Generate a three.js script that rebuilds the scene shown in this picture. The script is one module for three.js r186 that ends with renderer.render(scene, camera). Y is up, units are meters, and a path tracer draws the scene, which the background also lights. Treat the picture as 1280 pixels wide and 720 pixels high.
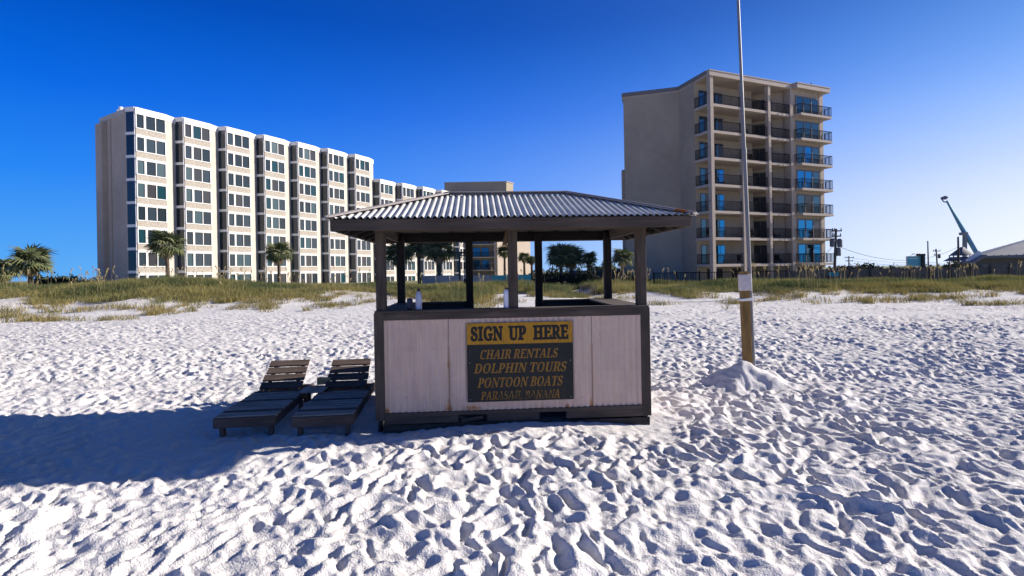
import * as THREE from 'three';
import { RoundedBoxGeometry } from 'three/addons/geometries/RoundedBoxGeometry.js';
import { mergeGeometries } from 'three/addons/utils/BufferGeometryUtils.js';

// ---------------------------------------------------------------- camera, sky, sun, exposure
const scene = new THREE.Scene();
const EYE = 1.68, FOCAL = 680, ROLL = 0.0175;
const camera = new THREE.PerspectiveCamera(THREE.MathUtils.radToDeg(2 * Math.atan(360 / FOCAL)), 1280 / 720, 0.1, 9000);
camera.position.set(0, EYE, 0);
camera.rotation.set(0, 0, -ROLL);
camera.setViewOffset(1280, 720, 0, 19, 1280, 720);      // lens shifted up: uprights stay parallel

const renderer = new THREE.WebGLRenderer({ antialias: true });
renderer.setSize(1024, 576);
renderer.toneMapping = THREE.LinearToneMapping;
renderer.toneMappingExposure = 1.65;
renderer.shadowMap.enabled = true;

const SUN = new THREE.Vector3(0.880, 0.430, -0.205).normalize();
const sun = new THREE.DirectionalLight(new THREE.Color().setRGB(1, 0.925, 0.82), 5);
sun.position.copy(SUN).multiplyScalar(120).add(new THREE.Vector3(0, 0, -50));
sun.target.position.set(0, 0, -50);
sun.castShadow = true;
Object.assign(sun.shadow.camera, { left: -110, right: 110, top: 90, bottom: -90, near: 1, far: 400 });
sun.shadow.mapSize.set(4096, 4096);
scene.add(sun, sun.target);

{ // clear sky, deep blue overhead, whitening to the horizon on the side of the low sun
  const W = 1024, H = 512, data = new Float32Array(W * H * 4);
  const sunAz = Math.atan2(SUN.z, SUN.x), K = 1 / 1.65;
  const mix = (a, b, t) => a + (b - a) * t;
  const stops = [[0, 0.10, 0.42, 0.93], [4, 0.055, 0.34, 0.93], [9, 0.012, 0.235, 0.91], [16, 0.0, 0.138, 0.78], [24, 0.0, 0.074, 0.50], [38, 0.006, 0.056, 0.27], [60, 0.034, 0.062, 0.14], [90, 0.040, 0.064, 0.12]];
  for (let j = 0; j < H; j++) {
    const e = ((j + 0.5) / H - 0.5) * 180, up = Math.max(0, e), er = e * Math.PI / 180;
    let k = 0;
    while (k < stops.length - 2 && up > stops[k + 1][0]) k++;
    const t = Math.min(1, (up - stops[k][0]) / (stops[k + 1][0] - stops[k][0]));
    for (let i = 0; i < W; i++) {
      const az = ((i + 0.5) / W - 0.5) * 2 * Math.PI;
      let d = Math.abs(az - sunAz); if (d > Math.PI) d = 2 * Math.PI - d;
      d *= 180 / Math.PI;
      const cosG = Math.cos(az) * Math.cos(er) * SUN.x + Math.sin(er) * SUN.y + Math.sin(az) * Math.cos(er) * SUN.z;
      const g = Math.acos(Math.min(1, Math.max(-1, cosG))) * 180 / Math.PI;
      const side = Math.exp(-((d / 58) ** 2)), haze = [12.5, 16.5, 24].map((w) => side * Math.exp(-((up / w) ** 2)));
      const veil = 0.2 * Math.exp(-((g / 40) ** 2));
      const o = (j * W + i) * 4;
      const c = [1, 2, 3].map((n) => mix(stops[k][n], stops[k + 1][n], t));
      const dim = e < 0 ? 0.75 : 1;
      data[o] = (c[0] + 1.12 * haze[0] + 0.5 * veil) * K * dim;
      data[o + 1] = (c[1] + 0.76 * haze[1] + 0.62 * veil) * K * dim;
      data[o + 2] = (c[2] + 0.26 * haze[2] + 0.62 * veil) * K * dim;
      data[o + 3] = 1;
    }
  }
  const sky = new THREE.DataTexture(data, W, H, THREE.RGBAFormat, THREE.FloatType);
  sky.mapping = THREE.EquirectangularReflectionMapping;
  sky.magFilter = THREE.LinearFilter;
  sky.needsUpdate = true;
  scene.background = sky;
  scene.environment = sky;
}

// ---------------------------------------------------------------- helpers
let seed = 12345;
const rnd = () => { seed = (seed + 0x6D2B79F5) | 0; let t = Math.imul(seed ^ (seed >>> 15), 1 | seed); t = (t + Math.imul(t ^ (t >>> 7), 61 | t)) ^ t; return ((t ^ (t >>> 14)) >>> 0) / 4294967296; };
const rr = (a, b) => a + (b - a) * rnd();
const smooth = (x, a, b) => { const t = Math.min(1, Math.max(0, (x - a) / (b - a))); return t * t * (3 - 2 * t); };
const hash = (x, y, s = 0) => { let h = Math.imul(x | 0, 374761393) ^ Math.imul(y | 0, 668265263) ^ Math.imul(s | 0, 1274126177); h = Math.imul(h ^ (h >>> 13), 1274126177); h ^= h >>> 16; return (h >>> 0) / 4294967296; };
function noise(x, y, s = 0) {                                    // value noise, -1..1
  const ix = Math.floor(x), iy = Math.floor(y), fx = x - ix, fy = y - iy;
  const u = fx * fx * fx * (fx * (fx * 6 - 15) + 10), v = fy * fy * fy * (fy * (fy * 6 - 15) + 10);
  const a = hash(ix, iy, s), b = hash(ix + 1, iy, s), c = hash(ix, iy + 1, s), d = hash(ix + 1, iy + 1, s);
  return ((a + (b - a) * u) * (1 - v) + (c + (d - c) * u) * v) * 2 - 1;
}
const fbm = (x, y, s = 0, n = 4) => { let a = 0.5, f = 1, t = 0; for (let i = 0; i < n; i++) { t += a * noise(x * f + i * 17.3, y * f - i * 9.1, s + i); a *= 0.5; f *= 2.03; } return t; };

const names = new Map();
function numbered(n) { const k = names.get(n) ?? 0; names.set(n, k + 1); return k ? n + '_' + String(k).padStart(3, '0') : n; }
function tag(o, label, category, group, kind) {
  if (label) o.userData.label = label;
  if (category) o.userData.category = category;
  if (group) o.userData.group = group;
  if (kind) o.userData.kind = kind;
  return o;
}
function thing(name, label, category, [x, y, z] = [0, 0, 0], turn = 0, group) {
  const o = new THREE.Group(); o.name = numbered(name); o.position.set(x, y, z); o.rotation.y = turn; scene.add(o);
  return tag(o, label, category, group);
}
function obj(name, geometry, material, parent = scene, pos) {
  const g = Array.isArray(geometry) ? merge(geometry) : geometry;
  const m = new THREE.Mesh(g, material);
  m.name = parent === scene ? numbered(name) : name;
  m.castShadow = m.receiveShadow = true;
  if (pos) m.position.set(...pos);
  parent.add(m);
  return m;
}
function dup(root, name, label, [x, y, z], turn = 0, scale) {
  const r = root.clone(); r.name = numbered(name); scene.add(r); r.position.set(x, y, z); r.rotation.y = turn;
  if (scale) r.scale.set(...scale);
  r.userData = { ...root.userData, label };
  return r;
}
function merge(list) {
  const flat = list.map((g) => { const n = g.index ? g.toNonIndexed() : g; for (const k of Object.keys(n.attributes)) if (!['position', 'normal', 'uv', 'color'].includes(k)) n.deleteAttribute(k); return n; });
  const colored = flat.every((g) => g.attributes.color);
  if (!colored) flat.forEach((g) => g.deleteAttribute('color'));
  const out = mergeGeometries(flat, false);
  out.userData = {};
  return out;
}
function metreUV(g) {                                            // uv in metres, u along the longest side
  g.computeBoundingBox();
  const s = g.boundingBox.getSize(new THREE.Vector3()).toArray(), p = g.attributes.position, n = g.attributes.normal, uv = new Float32Array(p.count * 2);
  const ox = hash(p.count, Math.round(s[0] * 1000), Math.round(s[1] * 777)) * 7, oy = hash(Math.round(s[2] * 999), Math.round(p.getX(0) * 997), Math.round(p.getY(0) * 991)) * 7;
  for (let i = 0; i < p.count; i++) {
    const a = [Math.abs(n.getX(i)), Math.abs(n.getY(i)), Math.abs(n.getZ(i))], k = a.indexOf(Math.max(...a));
    let [c, d] = [0, 1, 2].filter((q) => q !== k);
    if (s[d] > s[c]) [c, d] = [d, c];
    const v = [p.getX(i), p.getY(i), p.getZ(i)];
    uv[i * 2] = v[c] + ox; uv[i * 2 + 1] = v[d] + oy;
  }
  g.setAttribute('uv', new THREE.BufferAttribute(uv, 2));
  return g;
}
function bx(x0, x1, y0, y1, z0, z1, r = 0) {                     // box between corners, edges rounded by r
  const w = x1 - x0, h = y1 - y0, d = z1 - z0;
  const g = r ? new RoundedBoxGeometry(w, h, d, 1, Math.min(r, w * 0.45, h * 0.45, d * 0.45)) : new THREE.BoxGeometry(w, h, d);
  g.translate((x0 + x1) / 2, (y0 + y1) / 2, (z0 + z1) / 2);
  return metreUV(g);
}
function bar(a, b, w, h, r = 0) {                                // squared bar from a to b
  const A = new THREE.Vector3(...a), B = new THREE.Vector3(...b), L = A.distanceTo(B);
  const g = metreUV(r ? new RoundedBoxGeometry(w, h, L, 1, r) : new THREE.BoxGeometry(w, h, L));
  const m = new THREE.Matrix4().lookAt(B, A, Math.abs(B.y - A.y) > 0.99 * L ? new THREE.Vector3(0, 0, 1) : new THREE.Vector3(0, 1, 0));
  m.setPosition(A.add(B).multiplyScalar(0.5));
  return g.applyMatrix4(m);
}
function rod(a, b, r0, r1 = r0, n = 8) {                         // round bar from a to b
  const A = new THREE.Vector3(...a), B = new THREE.Vector3(...b), L = A.distanceTo(B);
  const g = new THREE.CylinderGeometry(r1, r0, L, n);
  g.applyQuaternion(new THREE.Quaternion().setFromUnitVectors(new THREE.Vector3(0, 1, 0), B.clone().sub(A).normalize()));
  const c = A.add(B).multiplyScalar(0.5);
  return g.translate(c.x, c.y, c.z);
}
// plan helper: a box along the line A->B (x, depth), s0..s1 metres along it, o0..o1 metres outwards, y0..y1 up
function seg(A, B, s0, s1, y0, y1, o0, o1) {
  const dx = B[0] - A[0], dz = B[1] - A[1], L = Math.hypot(dx, dz), t = Math.atan2(dz, dx);
  const g = metreUV(new THREE.BoxGeometry(s1 - s0, y1 - y0, o1 - o0));
  g.translate((s0 + s1) / 2, (y0 + y1) / 2, (o0 + o1) / 2);
  g.rotateY(t);
  return g.translate(A[0], 0, -A[1]);
}
const lenOf = (A, B) => Math.hypot(B[0] - A[0], B[1] - A[1]);
function at(px, py, Z) {                                          // where the sight line through a photo point meets depth Z
  const dx = px - 640, dy = 341 - py;
  return [(dx + ROLL * dy) * Z / FOCAL, EYE + (dy - ROLL * dx) * Z / FOCAL, -Z];
}
function prism(points, y0, y1) {                                  // closed plan outline (x, depth) extruded upwards
  const s = new THREE.Shape(points.map(([x, z]) => new THREE.Vector2(x, z)));
  const g = new THREE.ExtrudeGeometry(s, { depth: y1 - y0, bevelEnabled: false });
  g.rotateX(-Math.PI / 2);
  g.translate(0, y0, 0);
  return g;
}

// ---------------------------------------------------------------- textures and materials
function dataTex(n, fn, srgb = true, rep) {
  const d = new Uint8Array(n * n * 4);
  for (let y = 0; y < n; y++) for (let x = 0; x < n; x++) {
    const c = fn(x / n, y / n), o = (y * n + x) * 4;
    for (let k = 0; k < 3; k++) d[o + k] = Math.max(0, Math.min(255, Math.round(255 * (Array.isArray(c) ? c[k] : c))));
    d[o + 3] = 255;
  }
  const t = new THREE.DataTexture(d, n, n, THREE.RGBAFormat);
  t.wrapS = t.wrapT = THREE.RepeatWrapping; t.magFilter = THREE.LinearFilter;
  if (srgb) t.colorSpace = THREE.SRGBColorSpace;
  if (rep) t.repeat.set(rep[0], rep[1]);
  t.needsUpdate = true;
  return t;
}
// noise that wraps at 1
function tnoise(u, v, f, s) {
  const x = u * f, y = v * f, ix = Math.floor(x), iy = Math.floor(y), fx = x - ix, fy = y - iy, w = (a) => ((a % f) + f) % f;
  const q = fx * fx * (3 - 2 * fx), r = fy * fy * (3 - 2 * fy);
  const a = hash(w(ix), w(iy), s), b = hash(w(ix + 1), w(iy), s), c = hash(w(ix), w(iy + 1), s), d = hash(w(ix + 1), w(iy + 1), s);
  return (a + (b - a) * q) * (1 - r) + (c + (d - c) * q) * r;
}
function tnoise2(u, v, fu, fv, s) {                               // stretched, wrapping
  const x = u * fu, y = v * fv, ix = Math.floor(x), iy = Math.floor(y), fx = x - ix, fy = y - iy, w = (a, f) => ((a % f) + f) % f;
  const q = fx * fx * (3 - 2 * fx), r = fy * fy * (3 - 2 * fy);
  const a = hash(w(ix, fu), w(iy, fv), s), b = hash(w(ix + 1, fu), w(iy, fv), s), c = hash(w(ix, fu), w(iy + 1, fv), s), d = hash(w(ix + 1, fu), w(iy + 1, fv), s);
  return (a + (b - a) * q) * (1 - r) + (c + (d - c) * q) * r;
}
const grainV = (u, v) => 0.45 * tnoise2(u, v, 3, 48, 1) + 0.3 * tnoise2(u, v, 6, 110, 2) + 0.25 * tnoise2(u, v, 9, 20, 3);
function woodTex(dark, light) {
  return dataTex(256, (u, v) => { const g = grainV(u, v), p = tnoise(u, v, 5, 9), t = Math.min(1, Math.max(0, 0.2 + 1.1 * (g - 0.3) + 0.5 * (p - 0.5))); return dark.map((c, k) => c + (light[k] - c) * t); });
}
const grainBump = dataTex(256, (u, v) => grainV(u, v), false);
const roughTex = dataTex(256, (u, v) => 0.35 * tnoise(u, v, 12, 4) + 0.35 * tnoise(u, v, 40, 5) + 0.3 * tnoise(u, v, 128, 6), false);
const blotch = (lo, hi, f = 6) => dataTex(256, (u, v) => { const t = 0.45 * tnoise(u, v, f, 21) + 0.3 * tnoise(u, v, f * 4, 22) + 0.25 * tnoise(u, v, f * 16, 23); return lo.map((c, k) => c + (hi[k] - c) * t); });
const std = (o) => new THREE.MeshStandardMaterial({ roughness: 0.9, ...o });
const rep = (t, a, b = a) => { const c = t.clone(); c.repeat.set(a, b); c.needsUpdate = true; return c; };
const leafy = (r, g, b) => new THREE.MeshPhysicalMaterial({ color: new THREE.Color().setRGB(r, g, b), roughness: 0.9, transmission: 0.3, thickness: 0 });
const M = {
  paintedWood: std({ map: woodTex([0.235, 0.20, 0.17], [0.375, 0.325, 0.285]), bumpMap: grainBump, bumpScale: 0.003, roughness: 0.85 }),
  shadedWood: std({ map: woodTex([0.07, 0.06, 0.055], [0.15, 0.13, 0.12]), bumpMap: grainBump, bumpScale: 0.003 }),  // darker copy of the painted timber, under-roof shade put into its colour
  rotWood: std({ map: woodTex([0.13, 0.115, 0.10], [0.33, 0.30, 0.27]), bumpMap: grainBump, bumpScale: 0.008 }),
  loungerWood: std({ map: woodTex([0.52, 0.45, 0.40], [0.78, 0.70, 0.64]), bumpMap: grainBump, bumpScale: 0.004 }),  // paler than the frame: sky sheen on the slats put into their colour
  loungerWood2: std({ map: woodTex([0.265, 0.215, 0.185], [0.44, 0.37, 0.325]), bumpMap: grainBump, bumpScale: 0.004 }),
  paleWood: std({ map: woodTex([0.62, 0.48, 0.33], [0.82, 0.70, 0.52]), bumpMap: grainBump, bumpScale: 0.003 }),
  postWood: std({ map: woodTex([0.40, 0.31, 0.16], [0.60, 0.48, 0.28]), bumpMap: grainBump, bumpScale: 0.003 }),
  fenceWood: std({ map: woodTex([0.36, 0.32, 0.27], [0.58, 0.53, 0.46]), bumpMap: grainBump, bumpScale: 0.01 }),
  metalRoof: std({ map: rep(blotch([0.68, 0.68, 0.67], [0.86, 0.86, 0.84]), 0.7), metalness: 0.1, roughness: 0.5 }),
  cap: std({ map: rep(blotch([0.50, 0.47, 0.47], [0.66, 0.63, 0.62]), 0.8), metalness: 0.3, roughness: 0.6 }),
  rust: std({ map: rep(blotch([0.42, 0.20, 0.06], [0.70, 0.42, 0.18]), 3) }),
  galv: std({ color: new THREE.Color().setRGB(0.2, 0.2, 0.205), metalness: 0.4, roughness: 0.55 }),
  stucco: std({ map: rep(blotch([0.681, 0.653, 0.616], [0.764, 0.736, 0.699]), 0.1), bumpMap: rep(roughTex, 0.7), bumpScale: 0.02 }),
  spandrel: std({ map: rep(blotch([0.552, 0.515, 0.478], [0.773, 0.736, 0.690], 24), 0.4), bumpMap: rep(roughTex, 0.5), bumpScale: 0.05 }),
  endWall: std({ map: rep(blotch([0.64, 0.59, 0.53], [0.76, 0.70, 0.64]), 0.07), bumpMap: rep(roughTex, 0.6), bumpScale: 0.02 }),
  whiteTrim: std({ color: new THREE.Color().setRGB(0.78, 0.76, 0.74), roughness: 0.6 }),
  tan: std({ map: rep(blotch([0.60, 0.55, 0.475], [0.70, 0.645, 0.56]), 0.06), bumpMap: rep(roughTex, 0.6), bumpScale: 0.015 }),
  tanLight: std({ map: rep(blotch([0.644, 0.589, 0.534], [0.718, 0.662, 0.607]), 0.06), bumpMap: rep(roughTex, 0.6), bumpScale: 0.015 }),
  slab: std({ map: rep(blotch([0.662, 0.607, 0.552], [0.736, 0.681, 0.635]), 0.1) }),
  roofEdge: std({ color: new THREE.Color().setRGB(0.17, 0.165, 0.17) }),
  rail: new THREE.MeshPhysicalMaterial({ color: new THREE.Color().setRGB(0.02, 0.018, 0.018), roughness: 1, specularIntensity: 0.15 }),
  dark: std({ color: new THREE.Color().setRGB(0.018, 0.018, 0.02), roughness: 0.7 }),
  shadeGlass: std({ color: new THREE.Color().setRGB(0.03, 0.045, 0.06), roughness: 0.12 }),
  glassDark: std({ color: new THREE.Color().setRGB(0.02, 0.03, 0.04), roughness: 0.08 }),
  glassTeal: std({ color: new THREE.Color().setRGB(0.010, 0.045, 0.06), roughness: 0.08 }),
  glassGrey: std({ color: new THREE.Color().setRGB(0.045, 0.045, 0.05), roughness: 0.1 }),
  glassBlind: std({ color: new THREE.Color().setRGB(0.04, 0.075, 0.09), roughness: 0.2 }),
  mirrorBlue: std({ color: new THREE.Color().setRGB(0.015, 0.17, 0.38), metalness: 1, roughness: 0.05 }),
  mirrorDim: std({ color: new THREE.Color().setRGB(0.05, 0.12, 0.17), metalness: 0.9, roughness: 0.08 }),
  palmTrunk: std({ map: rep(woodTex([0.24, 0.20, 0.16], [0.46, 0.40, 0.34]), 4, 1), bumpMap: grainBump, bumpScale: 0.03 }),
  frond: leafy(0.08, 0.105, 0.03),
  frondLight: leafy(0.15, 0.165, 0.05),
  frondDead: std({ color: new THREE.Color().setRGB(0.30, 0.23, 0.13) }),
  leaf: std({ color: new THREE.Color().setRGB(0.045, 0.06, 0.022) }),
  leafDark: std({ color: new THREE.Color().setRGB(0.022, 0.028, 0.014) }),
  pole: std({ color: new THREE.Color().setRGB(0.09, 0.075, 0.065) }),
  wire: std({ color: new THREE.Color().setRGB(0.05, 0.05, 0.055) }),
  greyRoof: std({ map: rep(blotch([0.38, 0.38, 0.41], [0.50, 0.50, 0.53]), 0.1), roughness: 0.6 }),
  brick: std({ map: rep(blotch([0.40, 0.36, 0.31], [0.52, 0.47, 0.41], 16), 0.3) }),
  blueScreen: std({ map: rep(blotch([0.52, 0.52, 0.51], [0.64, 0.64, 0.63]), 0.2) }),
  tealScreen: std({ color: new THREE.Color().setRGB(0.03, 0.28, 0.30) }),
  boom: std({ color: new THREE.Color().setRGB(0.12, 0.34, 0.50), roughness: 0.4 }),
  boomWhite: std({ color: new THREE.Color().setRGB(0.6, 0.68, 0.75), roughness: 0.4 }),
};
// ---------------------------------------------------------------- ground: one sheet of trodden sand, dune and far flat land
const duneStart = (x) => 23.5 + 1.6 * noise(x * 0.11, 3.7, 61) + 1.3 * noise(x * 0.31, 8.1, 62) + (x < 0 ? -0.8 : 0);
const duneTop = (x) => 0.42 + 0.72 * smooth(-x, -4, 22) + 0.16 * noise(x * 0.09, 0.5, 63);
function pathGap(x, Z) { return Math.exp(-(((x - 4.2 - (Z - 30) * 0.05) / 1.1) ** 2)); }   // beach access behind the hut
function base(x, Z) {
  let h = 0.05 * noise(x * 0.22, Z * 0.22, 51) * smooth(Math.abs(Z - 6.8) + Math.abs(x) * 0.5, 0.5, 5);
  const s = duneStart(x);
  const rise = smooth(Z, s, s + 11), fall = 1 - 0.55 * smooth(Z, s + 13, s + 24);
  h += duneTop(x) * rise * fall * (1 - 0.55 * pathGap(x, Z));
  h += rise * 0.16 * noise(x * 0.35, Z * 0.35, 52) * (1 - smooth(Z, 50, 70));
  const m = Math.hypot((x - 3.36) * 0.92, (Z - 7.95) * 1.0) * (1 + 0.16 * noise(x * 2.4, Z * 2.4, 54));      // heap of sand round the foot of the mast
  h += 0.31 * Math.max(0, 1 - m / 0.58) * (1 + 0.22 * noise(x * 5, Z * 5, 53)) + 0.05 * Math.exp(-((m / 0.9) ** 2));
  const f = Z - (6.02 - x * 0.063);                                // drift against the hut front, hollow at its left end
  h += (0.035 * Math.exp(-(((x - 0.15) / 0.85) ** 2)) - 0.05 * Math.exp(-(((x + 1.55) / 0.5) ** 2)) - 0.05 * Math.exp(-(((x - 1.55) / 0.45) ** 2))) * Math.exp(-((f / 0.45) ** 2));
  return h;
}
function bowls(x, Z, cell, s, deep, k) {                          // overlapping bowls, sharp crests between them
  const gx = Math.floor(x / cell), gz = Math.floor(Z / cell);
  let best = 1, second = 1;
  for (let i = -1; i <= 1; i++) for (let j = -1; j <= 1; j++) {
    const cx = gx + i, cz = gz + j;
    const px = (cx + hash(cx, cz, s)) * cell - x, pz = (cz + hash(cx, cz, s + 1)) * cell - Z;
    const a = hash(cx, cz, s + 2) * 3.14159, e = 0.5 + 0.36 * hash(cx, cz, s + 4), c = Math.cos(a), q = Math.sin(a);
    const u = (px * c + pz * q) * e, v = (-px * q + pz * c) / e, r2 = u * u + v * v;
    const h = k * r2 / (1 + 30 * r2) - deep * (0.15 + 0.85 * hash(cx, cz, s + 3));
    if (h < best) { second = best; best = h; } else if (h < second) second = h;
  }
  const m = Math.max(0, 1 - (second - best) / 0.008);             // wind takes the edge off each crest
  return best - 0.0015 * m * m;
}
function tread(x, Z) {
  const wx = x + 0.06 * noise(x * 2.9, Z * 2.9, 31) + 0.03 * noise(x * 7, Z * 7, 33), wz = Z + 0.06 * noise(x * 2.9, Z * 2.9, 32) + 0.03 * noise(x * 7, Z * 7, 34);
  let a = bowls(wx, wz * 0.66, 0.116, 101, 0.037, 8.6);
  const b = bowls(wx + 5.3, wz * 0.75 - 2.7, 0.07, 201, 0.021, 11);
  const t = smooth(noise(x * 0.8, Z * 0.8, 35), -0.45, 0.35);
  a = Math.min(a, 0.03 + 0.024 * noise(x * 4.1, Z * 4.1, 36));
  let h = a * (0.55 + 0.45 * t) + 0.45 * b * (1 - 0.4 * t);
  h += 0.018 * noise(x * 1.4, Z * 1.4, 37) + 0.014 * noise(x * 3.6, Z * 3.6, 40) + 0.011 * noise(x * 9, Z * 9, 38) + 0.004 * noise(x * 19, Z * 19, 39);
  // fewer feet on the dune, on a strip raked by wheels, and close to the hut
  let amp = 1.0 - 0.55 * smooth(Z, 17, 26) + 0.16 * smooth(x, 0, 6);
  amp *= 1 - 0.62 * Math.exp(-(((Z - 18.5 - 0.05 * x - 0.4 * noise(x * 0.2, 1, 71)) / 1.0) ** 2)) * smooth(x, 1, 5);
  amp *= 1 - 0.4 * Math.exp(-(((Z - 13.2 + 0.05 * x) / 0.5) ** 2)) * smooth(-x, 2, 6);
  amp *= 1 - 0.45 * smooth(-x, 1.2, 3) * smooth(Z, 4.2, 5.4) * (1 - smooth(Z, 6.4, 8));
  const dx = Math.max(0, Math.abs(x) - 1.5), dz = Math.max(0, Math.abs(Z - 6.85) - 0.9);
  amp *= 0.3 + 0.7 * smooth(Math.hypot(dx, dz), 0.05, 0.55);
  const m = Math.hypot(x - 3.43, Z - 7.95);
  amp *= 0.5 + 0.5 * smooth(m, 0.3, 0.9);
  return amp * h;
}
const ground = (x, Z) => base(x, Z) + (Z > 1 && Z < 46 ? tread(x, Z) * (1 - smooth(Z, 38, 46)) : 0);
{
  const rows = [];
  for (let z = -900; z < -60; z += 140) rows.push(z);
  for (let z = -60; z < 0; z += 6) rows.push(z);
  for (let z = 0; z < 2.3; z += 0.1) rows.push(z);
  let z = 2.3;
  while (z < 46) { rows.push(z); z += Math.max(0.011, 0.0040 * z); }
  while (z < 6500) { rows.push(z); z *= 1.05; }
  const core = 840, side = 16, cols = core + 2 * side + 1;
  const pos = new Float32Array(rows.length * cols * 3), uv = new Float32Array(rows.length * cols * 2), col = new Float32Array(rows.length * cols * 3);
  const sand = [0.64, 0.615, 0.61], scrub = [0.20, 0.20, 0.11], dust = [0.50, 0.45, 0.36];
  rows.forEach((Z, r) => {
    const half = 3.2 + 1.02 * Math.max(0, Z);
    for (let c = 0; c < cols; c++) {
      let x;
      if (c < side) x = -half - (((side - c) / side) ** 2.2) * (700 + 2.5 * Math.abs(Z));
      else if (c > side + core) x = half + (((c - side - core) / side) ** 2.2) * (700 + 2.5 * Math.abs(Z));
      else x = ((c - side) / core * 2 - 1) * half;
      const i = r * cols + c, far = Math.abs(x) > half + 0.01 || Z < 0;
      const h = far ? base(x, Z) : ground(x, Z);
      pos[i * 3] = x; pos[i * 3 + 1] = h; pos[i * 3 + 2] = -Z;
      uv[i * 2] = x; uv[i * 2 + 1] = Z;
      const s = smooth(Z, 48, 62), l = smooth(Z, duneStart(x) + 3, duneStart(x) + 9) * smooth(fbm(x * 0.7, Z * 0.7, 81), -0.25, 0.2) * 0.75;
      for (let k = 0; k < 3; k++) { let v = sand[k]; v += (dust[k] - v) * l; v += (scrub[k] - v) * s; col[i * 3 + k] = v * (1 + 0.05 * noise(x * 0.9, Z * 0.9, 82)); }
    }
  });
  const idx = new Uint32Array((rows.length - 1) * (cols - 1) * 6);
  let n = 0;
  for (let r = 0; r < rows.length - 1; r++) for (let c = 0; c < cols - 1; c++) {
    const a = r * cols + c, b = a + 1, d = a + cols, e = d + 1;
    idx[n++] = a; idx[n++] = b; idx[n++] = d; idx[n++] = b; idx[n++] = e; idx[n++] = d;
  }
  const g = new THREE.BufferGeometry();
  g.setAttribute('position', new THREE.BufferAttribute(pos, 3));
  g.setAttribute('uv', new THREE.BufferAttribute(uv, 2));
  g.setAttribute('color', new THREE.BufferAttribute(col, 3));
  g.setIndex(new THREE.BufferAttribute(idx, 1));
  g.computeVertexNormals();
  const m = std({ vertexColors: true, roughness: 1, bumpMap: rep(roughTex, 2.6), bumpScale: 0.010 });
  m.specularIntensity = 0.2;
  tag(obj('sand_ground', g, m), 'white trodden beach sand rising to a low dune', null, null, 'structure');
}

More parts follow.
